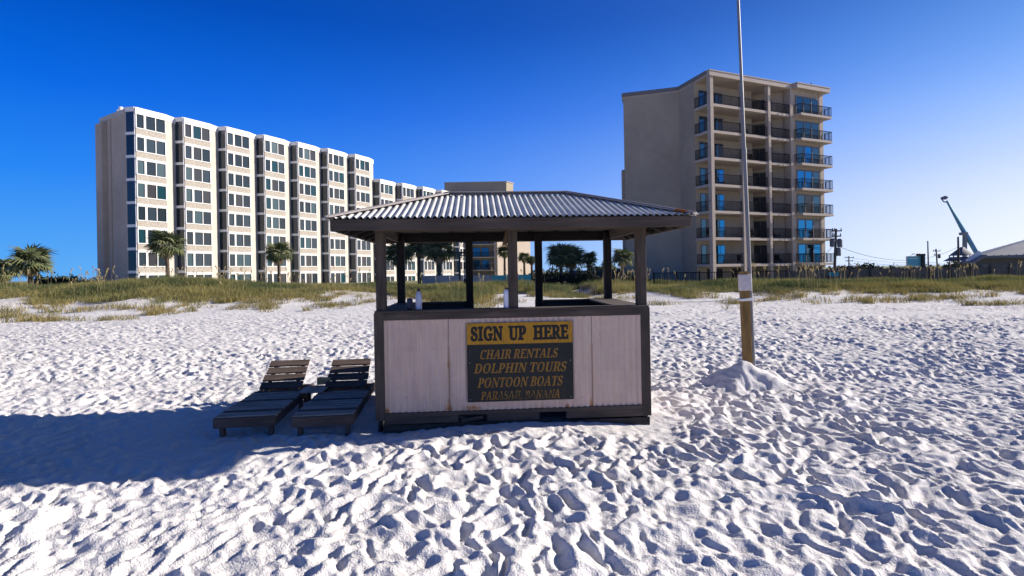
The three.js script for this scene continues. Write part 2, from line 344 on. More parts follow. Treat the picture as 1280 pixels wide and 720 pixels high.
// ---------------------------------------------------------------- the rental hut
const HUT = thing('rental_hut', 'small open rental hut with corrugated metal hip roof and pale ribbed walls on the sand', 'hut', [-0.04, 0, -6.82], 0.063);
const hw = 1.52, hd = 0.845, TOP = 1.27;
{
  const W = M.paintedWood, R = M.rotWood;
  const sheet = (len, y0, y1, mat, phase = 0) => {                // ribbed sheet facing +z, x from 0 to len
    const p = 0.0677, n = Math.round(len / p * 8), g = new THREE.PlaneGeometry(len, y1 - y0, n, 1);
    g.translate(len / 2, (y0 + y1) / 2, 0);
    const a = g.attributes.position;
    for (let i = 0; i < a.count; i++) a.setZ(i, 0.0085 * Math.cos((a.getX(i) + phase) / p * 2 * Math.PI));
    g.computeVertexNormals();
    return g;
  };
  // stained, rust-streaked paint on the front sheets
  const cv = document.createElement('canvas'); cv.width = 1024; cv.height = 384;
  const c = cv.getContext('2d');
  c.fillStyle = '#d6b9a4'; c.fillRect(0, 0, 1024, 384);
  for (let i = 0; i < 900; i++) { c.fillStyle = `rgba(${rnd() < 0.5 ? '222,202,188' : '160,134,120'},${rr(0.02, 0.075)})`; const w = rr(2, 40); c.fillRect(rr(0, 1024), rr(-40, 384), w, rr(20, 220)); }
  const rustAt = (x, y, w, h, a) => { for (let i = 0; i < 70; i++) { c.fillStyle = `rgba(${rr(120, 190) | 0},${rr(70, 110) | 0},${rr(20, 50) | 0},${a * rr(0.04, 0.16)})`; const q = rr(0.2, 1); c.beginPath(); c.ellipse(x + rr(-w, w) * q, y - h * (1 - q) * rr(0, 1), rr(1, 7), rr(4, 18) * q, 0, 0, 7); c.fill(); } };
  rustAt(252, 372, 16, 60, 1.1); rustAt(345, 372, 45, 18, 1.3); rustAt(12, 376, 14, 26, 0.9); rustAt(252, 200, 2, 160, 0.35); rustAt(815, 376, 6, 50, 0.4); rustAt(610, 378, 80, 6, 0.3); rustAt(720, 378, 8, 20, 0.4);
  for (let i = 0; i < 46; i++) { c.fillStyle = 'rgba(40,30,25,.75)'; c.beginPath(); c.arc(rr(0, 1024), rnd() < 0.6 ? rr(2, 9) : rr(20, 370), rr(0.8, 2.1), 0, 7); c.fill(); }
  for (const q of [0.2475, 0.8]) { c.fillStyle = 'rgba(55,42,36,.55)'; c.fillRect(q * 1024, 0, 2.5, 384); c.fillStyle = 'rgba(120,80,45,.18)'; c.fillRect(q * 1024 - 3, 120, 9, 264); }
  const ft = new THREE.CanvasTexture(cv); ft.colorSpace = THREE.SRGBColorSpace;
  const front = std({ map: ft, roughness: 0.65 });
  const y0 = 0.165, y1 = 1.2, x0 = -hw + 0.09, wAll = 2 * (hw - 0.09);
  const cuts = [0, 0.245, 0.79, 1];
  for (let i = 0; i < 3; i++) {
    const a = cuts[i] * wAll, b = cuts[i + 1] * wAll + (i < 2 ? 0.03 : 0), g = sheet(b - a, y0 - 0.005, y1 + 0.005, front, a), u = g.attributes.uv, p = g.attributes.position;
    for (let k = 0; k < p.count; k++) u.setXY(k, (p.getX(k) + a) / wAll, (p.getY(k) - y0) / (y1 - y0));
    obj('wall_panel', g, front, HUT, [x0 + a, 0, hd - 0.018 + (i === 1 ? 0.004 : 0)]);
  }
  const plain = std({ map: rep(blotch([0.70, 0.65, 0.64], [0.80, 0.76, 0.75]), 0.8), roughness: 0.65 });
  for (const s of [-1, 1]) {                                      // side walls
    const m = obj('wall_panel', metreUV(sheet(2 * hd - 0.18, y0, y1, plain)), plain, HUT, s < 0 ? [-hw + 0.02, 0, -hd + 0.09] : [hw - 0.02, 0, hd - 0.09]);
    m.rotation.y = s * Math.PI / 2;
  }
  for (const [a, b] of [[-hw + 0.09, -0.5], [0.46, hw - 0.09]]) {  // back walls either side of the way in
    const m = obj('wall_panel', metreUV(sheet(b - a, y0, y1, plain)), plain, HUT, [b, 0, -hd + 0.02]); m.rotation.y = Math.PI;
    obj('shade_lining', bx(a, b, 0.02, TOP - 0.06, -hd + 0.03, -hd + 0.05), M.dark, HUT);  // near-black sheets carry the shade on the inner wall faces
  }
  obj('shade_lining', bx(-hw + 0.1, hw - 0.1, 0.24, 1.19, hd - 0.06, hd - 0.04), M.dark, HUT);
  for (const s of [-1, 1]) obj('shade_lining', bx(s < 0 ? -hw + 0.05 : hw - 0.07, s < 0 ? -hw + 0.07 : hw - 0.05, 0.02, 1.19, -hd + 0.06, hd - 0.07), M.dark, HUT);
  obj('floor', bx(-hw + 0.08, hw - 0.08, 0.03, 0.055, -hd + 0.06, hd - 0.1), R, HUT);
  // frame
  for (const s of [-1, 1]) for (const t of [-1, 1]) obj('corner_board', bx(s < 0 ? -hw : hw - 0.105, s < 0 ? -hw + 0.105 : hw, t > 0 && s < 0 ? 0.1 : 0.06, TOP - 0.001, t < 0 ? -hd : hd - 0.1, t < 0 ? -hd + 0.1 : hd + 0.004, 0.006), W, HUT);
  obj('top_rail', bx(-hw + 0.1, hw - 0.1, 1.185, TOP - 0.004, hd - 0.04, hd, 0.006), W, HUT);
  for (const s of [-1, 1]) obj('top_rail', bx(s < 0 ? -hw + 0.003 : hw - 0.04, s < 0 ? -hw + 0.04 : hw - 0.003, 1.185, TOP - 0.004, -hd + 0.1, hd - 0.1, 0.006), W, HUT);
  for (const [a, b] of [[-hw + 0.1, -0.45], [0.41, hw - 0.1]]) obj('top_rail', bx(a, b, 1.185, TOP - 0.004, -hd + 0.003, -hd + 0.04, 0.006), W, HUT);
  obj('counter_top', bx(-hw + 0.01, hw - 0.01, TOP - 0.004, TOP + 0.022, hd - 0.16, hd + 0.012, 0.006), W, HUT);
  for (const s of [-1, 1]) obj('counter_top', bx(s < 0 ? -hw - 0.01 : hw - 0.36, s < 0 ? -hw + 0.36 : hw + 0.01, TOP - 0.006, TOP + 0.019, -hd + 0.1, hd - 0.165, 0.006), W, HUT);
  for (const [a, b] of [[-hw - 0.005, -0.45], [0.41, hw + 0.005]]) obj('counter_top', bx(a, b, TOP - 0.002, TOP + 0.024, -hd - 0.01, -hd + 0.095, 0.006), W, HUT);
  // bottom boards with the two fork slots, and the rotten lower board
  obj('bottom_board', bx(-hw + 0.1, hw - 0.1, 0.137, 0.182, hd - 0.03, hd + 0.001, 0.005), W, HUT);
  for (const [a, b] of [[-hw + 0.1, -0.625], [-0.315, 0.265], [0.56, hw - 0.1]]) obj('bottom_board', bx(a, b, 0.058, 0.139, hd - 0.032, hd + 0.0, 0.005), W, HUT);
  for (const [a, b, y] of [[-hw + 0.08, -0.66, 0.052], [-0.655, 0.4, 0.056], [0.405, hw - 0.02, 0.046]]) {
    const g = new THREE.BoxGeometry(b - a, 0.16, 0.03, 40, 2, 1); g.translate((a + b) / 2, y - 0.08, hd - 0.015);
    const p = g.attributes.position;
    for (let i = 0; i < p.count; i++) { const q = noise(p.getX(i) * 9, 2.2, 91) * 0.010 + noise(p.getX(i) * 31, 5.2, 92) * 0.004; if (p.getY(i) > y - 0.03) p.setY(i, p.getY(i) - Math.abs(q)); }
    g.computeVertexNormals();
    obj('skirt_board', metreUV(g), R, HUT);
  }
  for (const s of [-1, 1]) obj('skirt_board', bx(s < 0 ? -hw + 0.01 : hw - 0.04, s < 0 ? -hw + 0.04 : hw - 0.01, -0.08, 0.2, -hd + 0.1, hd - 0.1), R, HUT);
  obj('skirt_board', bx(-hw + 0.1, hw - 0.1, -0.08, 0.2, -hd + 0.01, -hd + 0.03), R, HUT);
  obj('skid', [bx(-hw + 0.12, hw - 0.12, -0.06, 0.03, hd - 0.3, hd - 0.2)], M.dark, HUT);
  obj('broken_board', [bar([-0.6, 0.068, hd - 0.02], [-0.36, 0.108, hd + 0.006], 0.02, 0.035), bar([-0.62, 0.12, hd - 0.01], [-0.5, 0.078, hd - 0.01], 0.018, 0.02)], M.rotWood, HUT);
  // posts and plates
  const BT = 2.13;
  for (const x of [-1.445, 0.0, 1.445]) obj('post', bx(x - 0.052, x + 0.052, TOP + 0.018, BT + 0.1, hd - 0.125, hd - 0.021, 0.007), W, HUT);
  for (const x of [-1.445, -0.505, 0.465, 1.445]) obj('post', bx(x - 0.05, x + 0.05, Math.abs(x) < 1 ? 0.05 : TOP + 0.02, BT + 0.1, -hd + 0.005, -hd + 0.105, 0.007), M.shadedWood, HUT);
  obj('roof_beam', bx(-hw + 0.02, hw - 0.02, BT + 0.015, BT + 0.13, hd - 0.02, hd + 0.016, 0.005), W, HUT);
  obj('roof_beam', bx(-hw + 0.02, hw - 0.02, BT, BT + 0.125, -hd - 0.034, -hd + 0.004, 0.005), M.shadedWood, HUT);
  for (const s of [-1, 1]) obj('roof_beam', bx(s < 0 ? -hw + 0.02 : hw - 0.055, s < 0 ? -hw + 0.055 : hw - 0.02, BT, BT + 0.12, -hd + 0.01, hd - 0.03, 0.005), W, HUT);
  obj('brace', bar([-0.09, 1.98, hd - 0.06], [-0.03, 2.2, hd - 0.3], 0.045, 0.03), M.paleWood, HUT);
  // roof: plan half sizes ex, ez, ridge half length rl
  const ov = 0.36, ex = hw + ov, ez = hd + ov, rl = 0.75, yE = 2.262, yR = 2.665;
  const p = 0.0677, amp = 0.0115;
  const slope = (half, run, ridgeHalf, rise) => {                 // ribbed slope: eave along x at z = run, ridge at z = 0
    const n = Math.round(2 * half / p * 10), pos = [], uv = [], idx = [], seg2 = 2, rows = 3;
    for (let i = 0; i <= n; i++) {
      const x = -half + 2 * half * i / n, lim = Math.abs(x) <= ridgeHalf ? 1 : (half - Math.abs(x)) / (half - ridgeHalf), w = amp * Math.sign(Math.cos(x / p * 2 * Math.PI)) * Math.pow(Math.abs(Math.cos(x / p * 2 * Math.PI)), 0.55);
      for (let k = 0; k <= seg2; k++) { const t = lim * k / seg2; pos.push(x, rise * t + w, run * (1 - t) + (k === 0 ? 0.03 : 0)); uv.push(x, t * 1.3); }
    }
    for (let i = 0; i < n; i++) for (let k = 0; k < seg2; k++) { const a = i * rows + k; idx.push(a, a + rows, a + 1, a + rows, a + rows + 1, a + 1); }
    const g = new THREE.BufferGeometry();
    g.setAttribute('position', new THREE.Float32BufferAttribute(pos, 3)); g.setAttribute('uv', new THREE.Float32BufferAttribute(uv, 2)); g.setIndex(idx); g.computeVertexNormals();
    return g;
  };
  const fr = slope(ex, ez, rl, yR - yE), sd = slope(ez, ex - rl, 0.0, yR - yE);
  for (const s of [0, 1]) { const m = obj('roof_slope', fr, M.metalRoof, HUT, [0, yE, 0]); m.rotation.y = s * Math.PI; }
  for (const s of [-1, 1]) { const m = obj('roof_slope', sd, M.metalRoof, HUT, [s * rl, yE, 0]); m.rotation.y = s * Math.PI / 2; }
  // boarded deck under the metal, coloured near black for the shade beneath
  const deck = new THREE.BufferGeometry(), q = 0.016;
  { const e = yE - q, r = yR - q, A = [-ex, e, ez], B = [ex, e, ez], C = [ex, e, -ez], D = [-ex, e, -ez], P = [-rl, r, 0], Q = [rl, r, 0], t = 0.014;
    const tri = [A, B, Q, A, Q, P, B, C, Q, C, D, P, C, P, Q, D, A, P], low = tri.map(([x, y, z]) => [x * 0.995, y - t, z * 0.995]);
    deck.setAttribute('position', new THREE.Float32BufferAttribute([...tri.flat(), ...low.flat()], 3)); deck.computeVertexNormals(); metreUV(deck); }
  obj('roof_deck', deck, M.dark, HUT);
  // fascia and rafters
  obj('fascia', bx(-ex + 0.02, ex - 0.02, yE - 0.125, yE - 0.012, ez - 0.025, ez, 0.004), W, HUT);
  obj('fascia', bx(-ex + 0.02, ex - 0.02, yE - 0.125, yE - 0.012, -ez, -ez + 0.025, 0.004), W, HUT);
  for (const s of [-1, 1]) obj('fascia', bx(s < 0 ? -ex : ex - 0.025, s < 0 ? -ex + 0.025 : ex, yE - 0.123, yE - 0.014, -ez + 0.026, ez - 0.026, 0.004), W, HUT);
  const raf = (a, b) => obj('rafter', bar(a, b, 0.038, 0.085, 0.003), M.shadedWood, HUT), dr = 0.085;
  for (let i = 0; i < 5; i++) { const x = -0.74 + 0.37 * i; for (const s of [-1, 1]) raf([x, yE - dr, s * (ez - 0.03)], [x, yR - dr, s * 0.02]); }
  for (const s of [-1, 1]) {
    for (const t of [-1, 1]) {
      raf([s * (ex - 0.04), yE - dr, t * (ez - 0.04)], [s * rl, yR - dr, 0]);
      for (const f of [0.33, 0.66]) {
        const x = rl + (ex - rl) * f, z = ez * (1 - f);
        raf([s * x, yE - dr, t * (ez - 0.03)], [s * x, yE + (yR - yE) * (1 - f) - dr, t * (ez - z) * 0 + t * ez * f]);
        raf([s * (ex - 0.03), yE - dr, t * z], [s * (rl + (ex - rl) * (1 - f)), yE + (yR - yE) * f - dr, t * z]);
      }
    }
    raf([s * (ex - 0.03), yE - dr, 0], [s * rl, yR - dr, 0]);
  }
  // ridge and hip caps, the right front one rusted at its foot
  const capBar = (a, b, w, mat) => obj(b[0] === -a[0] ? 'ridge_cap' : 'hip_cap', [bar(a, b, w, 0.012, 0.004), rod(a, b, 0.022, 0.022, 8)], mat, HUT);
  capBar([-rl - 0.02, yR + 0.018, 0], [rl + 0.02, yR + 0.018, 0], 0.17, M.cap);
  for (const s of [-1, 1]) for (const t of [-1, 1]) {
    const foot = [s * (ex + 0.03), yE + 0.006, t * (ez + 0.02)], head = [s * (rl - 0.02), yR + 0.022, 0];
    if (s > 0 && t > 0) {
      const m = [0, 1, 2].map((k) => foot[k] + (head[k] - foot[k]) * 0.13), f2 = [0, 1, 2].map((k) => foot[k] + (head[k] - foot[k]) * 0.05);
      capBar(f2, m, 0.13, M.rust); capBar(m, head, 0.13, M.cap); capBar(foot, f2, 0.13, M.cap);
    } else capBar(foot, head, 0.13, M.cap);
  }
}
const hutPoint = (x, y, z) => new THREE.Vector3(x, y, z).applyAxisAngle(new THREE.Vector3(0, 1, 0), 0.063).add(HUT.position).toArray();

// painted sign on the hut front
{
  const S = thing('painted_sign', 'yellow and black painted sign SIGN UP HERE on the front wall of the hut', 'sign', hutPoint(0.062, 0.705, hd + 0.002), 0.063);
  const w = 1.165, h = 0.865, cv = document.createElement('canvas'); cv.width = 1024; cv.height = 760;
  const c = cv.getContext('2d');
  c.fillStyle = '#191a18'; c.fillRect(0, 0, 1024, 760);
  c.fillStyle = '#b8830f'; c.fillRect(0, 0, 1024, 206);
  for (let i = 0; i < 900; i++) { c.fillStyle = `rgba(${rnd() < 0.5 ? '150,95,10' : '240,185,60'},${rr(0.03, 0.12)})`; c.fillRect(rr(0, 1024), rr(0, 206), rr(2, 30), rr(2, 16)); }
  const line = (text, y, size, x0, x1, style, skew, font = 'bold', stroke = 0) => {
    c.save(); c.font = `${font} ${size}px serif`; c.fillStyle = style; c.strokeStyle = style; c.lineWidth = stroke; c.textBaseline = 'alphabetic'; c.textAlign = 'left';
    const m = c.measureText(text).width, k = (x1 - x0) / m;
    c.transform(k, 0, skew * -1, 1, x0 , y);
    c.fillText(text, 0, 0); if (stroke) c.strokeText(text, 0, 0);
    c.restore();
  };
  line('SIGN', 166, 178, 36, 345, '#14130d', 0, 'bold', 15); line('UP', 166, 178, 402, 572, '#14130d', 0, 'bold', 15); line('HERE', 166, 178, 640, 985, '#14130d', 0, 'bold', 15);
  const gold = '#9a6d16';
  line('CHAIR RENTALS', 348, 124, 112, 872, gold, 0.22, 'bold');
  line('DOLPHIN TOURS', 484, 130, 55, 955, gold, 0.22, 'bold');
  line('PONTOON BOATS', 622, 130, 88, 915, gold, 0.22, 'bold');
  line('PARASAIL BANANA', 742, 112, 120, 890, gold, 0.16, 'bold');
  for (let i = 0; i < 420; i++) { c.fillStyle = `rgba(45,36,16,${rr(0.03, 0.13)})`; c.fillRect(rr(0, 1024), rr(-20, 206), rr(1, 14), rr(6, 90)); }
  // weather: vertical scratches that eat the lower lettering, chalky streaks
  for (let i = 0; i < 1500; i++) { const y = 210 + 550 * Math.pow(rnd(), 0.6); c.fillStyle = `rgba(30,30,28,${rr(0.15, 0.6)})`; c.fillRect(rr(0, 1024), y, rr(1, 4), rr(4, 46)); }
  for (let i = 0; i < 330; i++) { c.fillStyle = `rgba(22,22,20,${rr(0.3, 0.75)})`; c.fillRect(rr(250, 820), rr(640, 745), rr(2, 9), rr(8, 60)); }
  for (let i = 0; i < 260; i++) { c.fillStyle = `rgba(150,115,40,${rr(0.05, 0.22)})`; c.fillRect(rr(330, 940), rr(560, 750), rr(1, 5), rr(20, 110)); }
  for (let i = 0; i < 700; i++) { c.fillStyle = `rgba(105,110,112,${rr(0.02, 0.09)})`; c.fillRect(rr(0, 1024), rr(206, 760), rr(1, 10), rr(8, 80)); }
  const t = new THREE.CanvasTexture(cv); t.colorSpace = THREE.SRGBColorSpace;
  const g = new RoundedBoxGeometry(w, h, 0.014, 1, 0.004);
  obj('board', metreUV(g), std({ color: 0x2a2a28 }), S);
  obj('painted_face', new THREE.PlaneGeometry(w - 0.004, h - 0.004), std({ map: t, roughness: 0.7, bumpMap: rep(grainBump, 1), bumpScale: 0.002 }), S, [0, 0, 0.0095]);
  const screws = []; for (const x of [-1, 1]) for (const y of [-1, 0, 1]) screws.push(new THREE.SphereGeometry(0.008, 8, 5).scale(1, 1, 0.5).translate(x * (w / 2 - 0.03), y * (h / 2 - 0.03), 0.011));
  obj('screw', screws, M.galv, S);
}
// things on the counter
{
  const y = TOP + 0.022, lathe = (pts, n = 20) => new THREE.LatheGeometry(pts.map(([r, h]) => new THREE.Vector2(r, h)), n);
  const place = (px, z) => [(px - 641) * (6.82 - z) / FOCAL, y, z];
  const can = thing('drink_can', 'dark drink can at the left end of the hut counter', 'can', hutPoint(-1.145, y, hd - 0.115));
  obj('body', lathe([[0, 0], [0.026, 0], [0.033, 0.008], [0.033, 0.112], [0.027, 0.124], [0.026, 0.124]]), std({ color: 0x20263e, metalness: 0.5, roughness: 0.35 }), can);
  obj('lid', lathe([[0, 0.121], [0.024, 0.121], [0.026, 0.126], [0.028, 0.124]]), M.galv, can);
  const b1 = thing('water_bottle', 'pale bottle with a black cap beside the can on the hut counter', 'bottle', hutPoint(-1.045, y, hd - 0.1));
  const plastic = std({ map: rep(blotch([0.60, 0.64, 0.72], [0.78, 0.80, 0.86]), 2), roughness: 0.3 });
  obj('body', lathe([[0, 0], [0.031, 0], [0.035, 0.006], [0.035, 0.05], [0.0335, 0.055], [0.035, 0.06], [0.035, 0.15], [0.03, 0.172], [0.017, 0.192], [0.016, 0.2]]), plastic, b1);
  obj('cap', lathe([[0, 0.2], [0.018, 0.2], [0.018, 0.228], [0.016, 0.231], [0, 0.231]]), M.dark, b1);
  const b2 = thing('spray_bottle', 'white round-shouldered bottle beside the middle post of the hut counter', 'bottle', hutPoint(-0.075, y, hd - 0.06));
  obj('body', lathe([[0, 0], [0.03, 0], [0.034, 0.006], [0.034, 0.16], [0.032, 0.18], [0.024, 0.2], [0.015, 0.208]]), std({ color: new THREE.Color().setRGB(0.72, 0.72, 0.78), roughness: 0.4 }), b2);
  obj('cap', lathe([[0, 0.206], [0.016, 0.206], [0.017, 0.222], [0.014, 0.226], [0, 0.227]]), M.dark, b2);
}
// ---------------------------------------------------------------- two slatted loungers and the low table between them
{
  const rise = [0.235, 0.0], mk = () => {
    const L = thing('sun_lounger', 'weathered slatted wooden lounger, the left one of the pair, in the shade of the hut', 'sun lounger', [-2.975, 0.0, -6.62], 0.135, 'wooden loungers beside the hut');
    const D = M.loungerWood2, A = M.loungerWood, w = 0.315, y = 0.2, zf = 0.86, zb = -0.95;
    for (const s of [-1, 1]) obj('side_rail', bx(s < 0 ? -w : w - 0.038, s < 0 ? -w + 0.038 : w, y - 0.1, y - 0.012, zb, zf - 0.022, 0.004), D, L);
    obj('front_rail', bx(-w - 0.002, w + 0.002, y - 0.105, y - 0.002, zf - 0.02, zf + 0.014, 0.005), D, L);
    obj('rear_rail', bx(-w + 0.04, w - 0.04, y - 0.1, y - 0.02, zb + 0.004, zb + 0.036, 0.004), D, L);
    for (const s of [-1, 1]) for (const z of [zf - 0.06, zb + 0.2]) obj('leg', bar([s * (w - 0.062), y - 0.02, z], [s * (w - 0.075), -0.1, z + (z > 0 ? -0.01 : 0.01)], 0.045, 0.07, 0.004), D, L);
    const n = 13;
    for (let i = 0; i < n; i++) {
      const z = zf - 0.045 - i * 0.102, q = rr(-0.003, 0.003);
      obj('slat', bx(-w + rr(-0.004, 0.004), w + rr(-0.004, 0.004), y - 0.011 + q, y + 0.009 + q, z - 0.036, z + 0.026, 0.004), i % 5 !== 2 ? A : D, L);
    }
    const b = new THREE.Group(); b.name = 'backrest'; b.position.set(0, y + 0.015, -0.46); b.rotation.x = 0.49; L.add(b);
    for (const s of [-1, 1]) obj('stile', bx(s * 0.18 - 0.022, s * 0.18 + 0.022, -0.035, -0.002, -0.60, 0.02, 0.003), D, b);
    for (let i = 0; i < 4; i++) obj('slat', bx(-0.262 + rr(-0.006, 0.006), 0.262 + rr(-0.006, 0.006), 0, 0.021, -0.605 + i * 0.155, -0.48 + i * 0.155, 0.004), D, b);
    obj('prop', bar([0.12, y - 0.06, -0.86], [0.12, y + 0.2, -0.80], 0.03, 0.03), D, L);
    return L;
  };
  const a = mk();
  a.position.y = base(-2.95, 6.6) + 0.005;
  const b = dup(a, 'sun_lounger', 'weathered slatted wooden lounger, the right one of the pair, nearest the hut wall', [-2.135, base(-2.1, 6.6) + 0.005, -6.62], 0.12);
  const T = thing('side_table', 'low plank table between the two wooden loungers', 'table', [-2.56, base(-2.47, 7) , -6.98], 0.05);
  for (const [x0, x1] of [[-0.15, -0.005], [0.005, 0.15]]) obj('plank', bx(x0, x1, 0.225, 0.245, -0.2, 0.2, 0.004), M.loungerWood, T);
  for (const s of [-1, 1]) for (const z of [-0.16, 0.16]) obj('leg', bx(s * 0.12 - 0.02, s * 0.12 + 0.02, -0.06, 0.226, z - 0.02, z + 0.02), M.loungerWood2, T);
  obj('end_board', bx(-0.03, 0.14, 0.25, 0.345, -0.225, -0.2, 0.003), M.paleWood, T);  // pale wood stands in for sunlight on this board
  const sp = thing('sunlit_rail_end', 'rear rail end of the right lounger, sunlight painted into its orange tint', 'board', [-1.72, base(-1.72, 7.4) + 0.2, -7.35], 0.1);
  obj('board', bar([0, 0.0, 0.12], [0.04, 0.13, -0.25], 0.09, 0.022, 0.003), std({ map: M.postWood.map, color: new THREE.Color().setRGB(1, 0.75, 0.55) }), sp);  // orange tint paints the sun on the end of the lounger rail
  obj('prop', bar([0.03, -0.3, -0.2], [0.03, 0.1, -0.2], 0.05, 0.05), M.loungerWood2, sp);
}
// ---------------------------------------------------------------- the mast
{
  const P = thing('flag_mast', 'tall thin metal mast strapped to a wooden post in a heap of sand', 'mast', [3.43, 0.0, -7.95]);
  P.rotation.z = 0.0245;
  obj('wooden_post', bx(-0.062, 0.045, 0, 1.64, -0.05, 0.055, 0.006), M.postWood, P);
  obj('metal_pole', [rod([0.085, -0.1, -0.01], [0.085, 3.4, -0.01], 0.030, 0.027, 14), rod([0.085, 3.4, -0.01], [0.085, 7.4, -0.01], 0.023, 0.0185, 14), rod([0.085, 3.36, -0.01], [0.085, 3.44, -0.01], 0.031, 0.031, 14)], M.galv, P);
  obj('white_wrap', bx(-0.072, 0.085, 1.36, 1.60, -0.06, 0.062, 0.012), std({ map: rep(blotch([0.72, 0.68, 0.68], [0.84, 0.81, 0.80]), 3), roughness: 0.7 }), P);
  obj('strap', bx(-0.08, 0.1, 1.212, 1.25, -0.068, 0.07, 0.008), M.whiteTrim, P);
  const a = hutPoint(1.44, 1.3, -hd - 0.01), e = [3.33, 1.235, -7.95], pts = [];
  for (let i = 0; i <= 12; i++) { const t = i / 12; pts.push(new THREE.Vector3(a[0] + (e[0] - a[0]) * t, a[1] + (e[1] - a[1]) * t - 0.05 * 4 * t * (1 - t), a[2] + (e[2] - a[2]) * t)); }
  tag(obj('rope', new THREE.TubeGeometry(new THREE.CatmullRomCurve3(pts), 24, 0.006, 5), std({ color: new THREE.Color().setRGB(0.5, 0.47, 0.42) })), 'thin rope slung between the hut post and the mast', 'rope');
}
{ // twigs on the sand before the hut
  const T = thing('dry_twigs', 'few dark dry twigs lying on the sand before the left fork slot', 'twigs', [-0.42, base(-0.4, 5.6) + 0.012, -5.62]), l = [];
  for (let i = 0; i < 9; i++) { const x = rr(-0.16, 0.2), z = rr(-0.06, 0.07), a = rr(0, 3.14), L = rr(0.05, 0.12); l.push(rod([x, rr(0, 0.012), z], [x + Math.cos(a) * L, rr(0.005, 0.03), z + Math.sin(a) * L * 0.5], 0.004, 0.002, 5)); }
  obj('twig', l, M.pole, T).userData.kind = 'stuff';
}
// ---------------------------------------------------------------- the saw-toothed hotel on the left
const BAY = [3.07, 4.55], PL = [[0, 0], [1.25, -0.2], [2.85, 3.0], [3.07, 4.55]];
const STEP = 2.77;
const paneMats = [M.glassDark, M.glassDark, M.shadeGlass, M.glassGrey, M.glassDark, M.shadeGlass, M.glassTeal, M.glassBlind];
const bayGeo = (() => {
  const [p0, p1, p2, p3] = PL, Lf = lenOf(p1, p2), frame = (s0, s1, mull) => {
    const y0 = -1.70, y1 = 0.12, w = 0.09, o0 = -0.05, o1 = 0.13, l = [seg(p1, p2, s0, s1, y1 - w, y1, o0, o1), seg(p1, p2, s0, s1, y0, y0 + w, o0, o1 + 0.03), seg(p1, p2, s0, s0 + w, y0 + w, y1 - w, o0, o1 - 0.002), seg(p1, p2, s1 - w, s1, y0 + w, y1 - w, o0, o1 - 0.002)];
    for (const m of mull) l.push(seg(p1, p2, m - 0.04, m + 0.04, y0 + w, y1 - w, o0, o1 - 0.01));
    return merge(l);
  };
  return {
    single: frame(0.03, 1.04, []), double: frame(1.1, 3.56, [2.33]),
    paneA: seg(p1, p2, 0.10, 0.97, -1.63, 0.05, -0.04, 0.03), paneB: seg(p1, p2, 1.17, 2.30, -1.63, 0.05, -0.04, 0.03), paneC: seg(p1, p2, 2.36, 3.49, -1.63, 0.05, -0.04, 0.03),
    spandrel: seg(p1, p2, 0.03, Lf - 0.03, -2.44, -1.71, -0.05, 0.1), soffit: seg(p1, p2, 0.01, Lf - 0.01, -2.645, -2.445, -0.05, 0.19),
    side: seg(p0, p1, 0.05, 1.22, -2.22, 0.28, -0.05, 0.02), band: merge([seg(p0, p1, 0.0, 1.27, 0.3, 0.62, -0.05, 0.10), seg(p0, p1, 1.19, 1.27, -2.2, 0.3, -0.05, 0.09)]),
  };
})();
function hotelBays(parent, n0, count, top, floors) {
  for (let n = 0; n < count; n++) {
    const ox = n * BAY[0], oz = -n * BAY[1], [, p1, p2, p3] = PL;
    for (let k = 0; k < floors; k++) {
      const y = top - k * STEP, pos = [ox, y, oz];
      obj('spandrel', bayGeo.spandrel, M.spandrel, parent, pos); obj('window_head', bayGeo.soffit, M.whiteTrim, parent, pos);
      obj('floor_band', bayGeo.band, M.whiteTrim, parent, pos);
      obj('side_window', bayGeo.side, hash(n, k, 5 + n0) < 0.45 ? M.shadeGlass : M.glassDark, parent, pos);
      const pick = (s) => paneMats[Math.floor(hash(n + n0, k, s) * paneMats.length)];
      const a = obj('window', bayGeo.single, M.whiteTrim, parent, pos); obj('pane', bayGeo.paneA, pick(11), a);
      const b = obj('window', bayGeo.double, M.whiteTrim, parent, pos); obj('pane', bayGeo.paneB, pick(12), b); obj('pane', bayGeo.paneC, pick(13), b);
    }
    const lo = top - floors * STEP;
    obj('pier', merge([seg(p2, p3, -0.05, lenOf(p2, p3) + 0.02, lo, top + 0.02, -0.1, 0.08)]), M.stucco, parent, [ox, 0, oz]);
    obj('parapet', merge([seg(PL[0], p1, 0, 1.27, top + 0.62, top + 0.82, -0.3, 0.16), seg(p1, p2, -0.02, 3.6, top + 0.02, top + 0.80, -0.3, 0.17), seg(p2, p3, -0.03, 1.62, top + 0.03, top + 0.79, -0.3, 0.15)]), M.whiteTrim, parent, [ox, 0, oz]);
  }
}
const outline = (count, back) => {
  const pts = [];
  for (let n = 0; n < count; n++) for (let k = 0; k < 4; k++) if (k < 3 || n === count - 1) pts.push([PL[k][0] + n * BAY[0], PL[k][1] + n * BAY[1]]);
  const e = pts[pts.length - 1];
  pts.push([e[0] - 0.84 * back, e[1] + 0.545 * back], [-0.84 * back, 0.545 * back]);
  return pts;
};
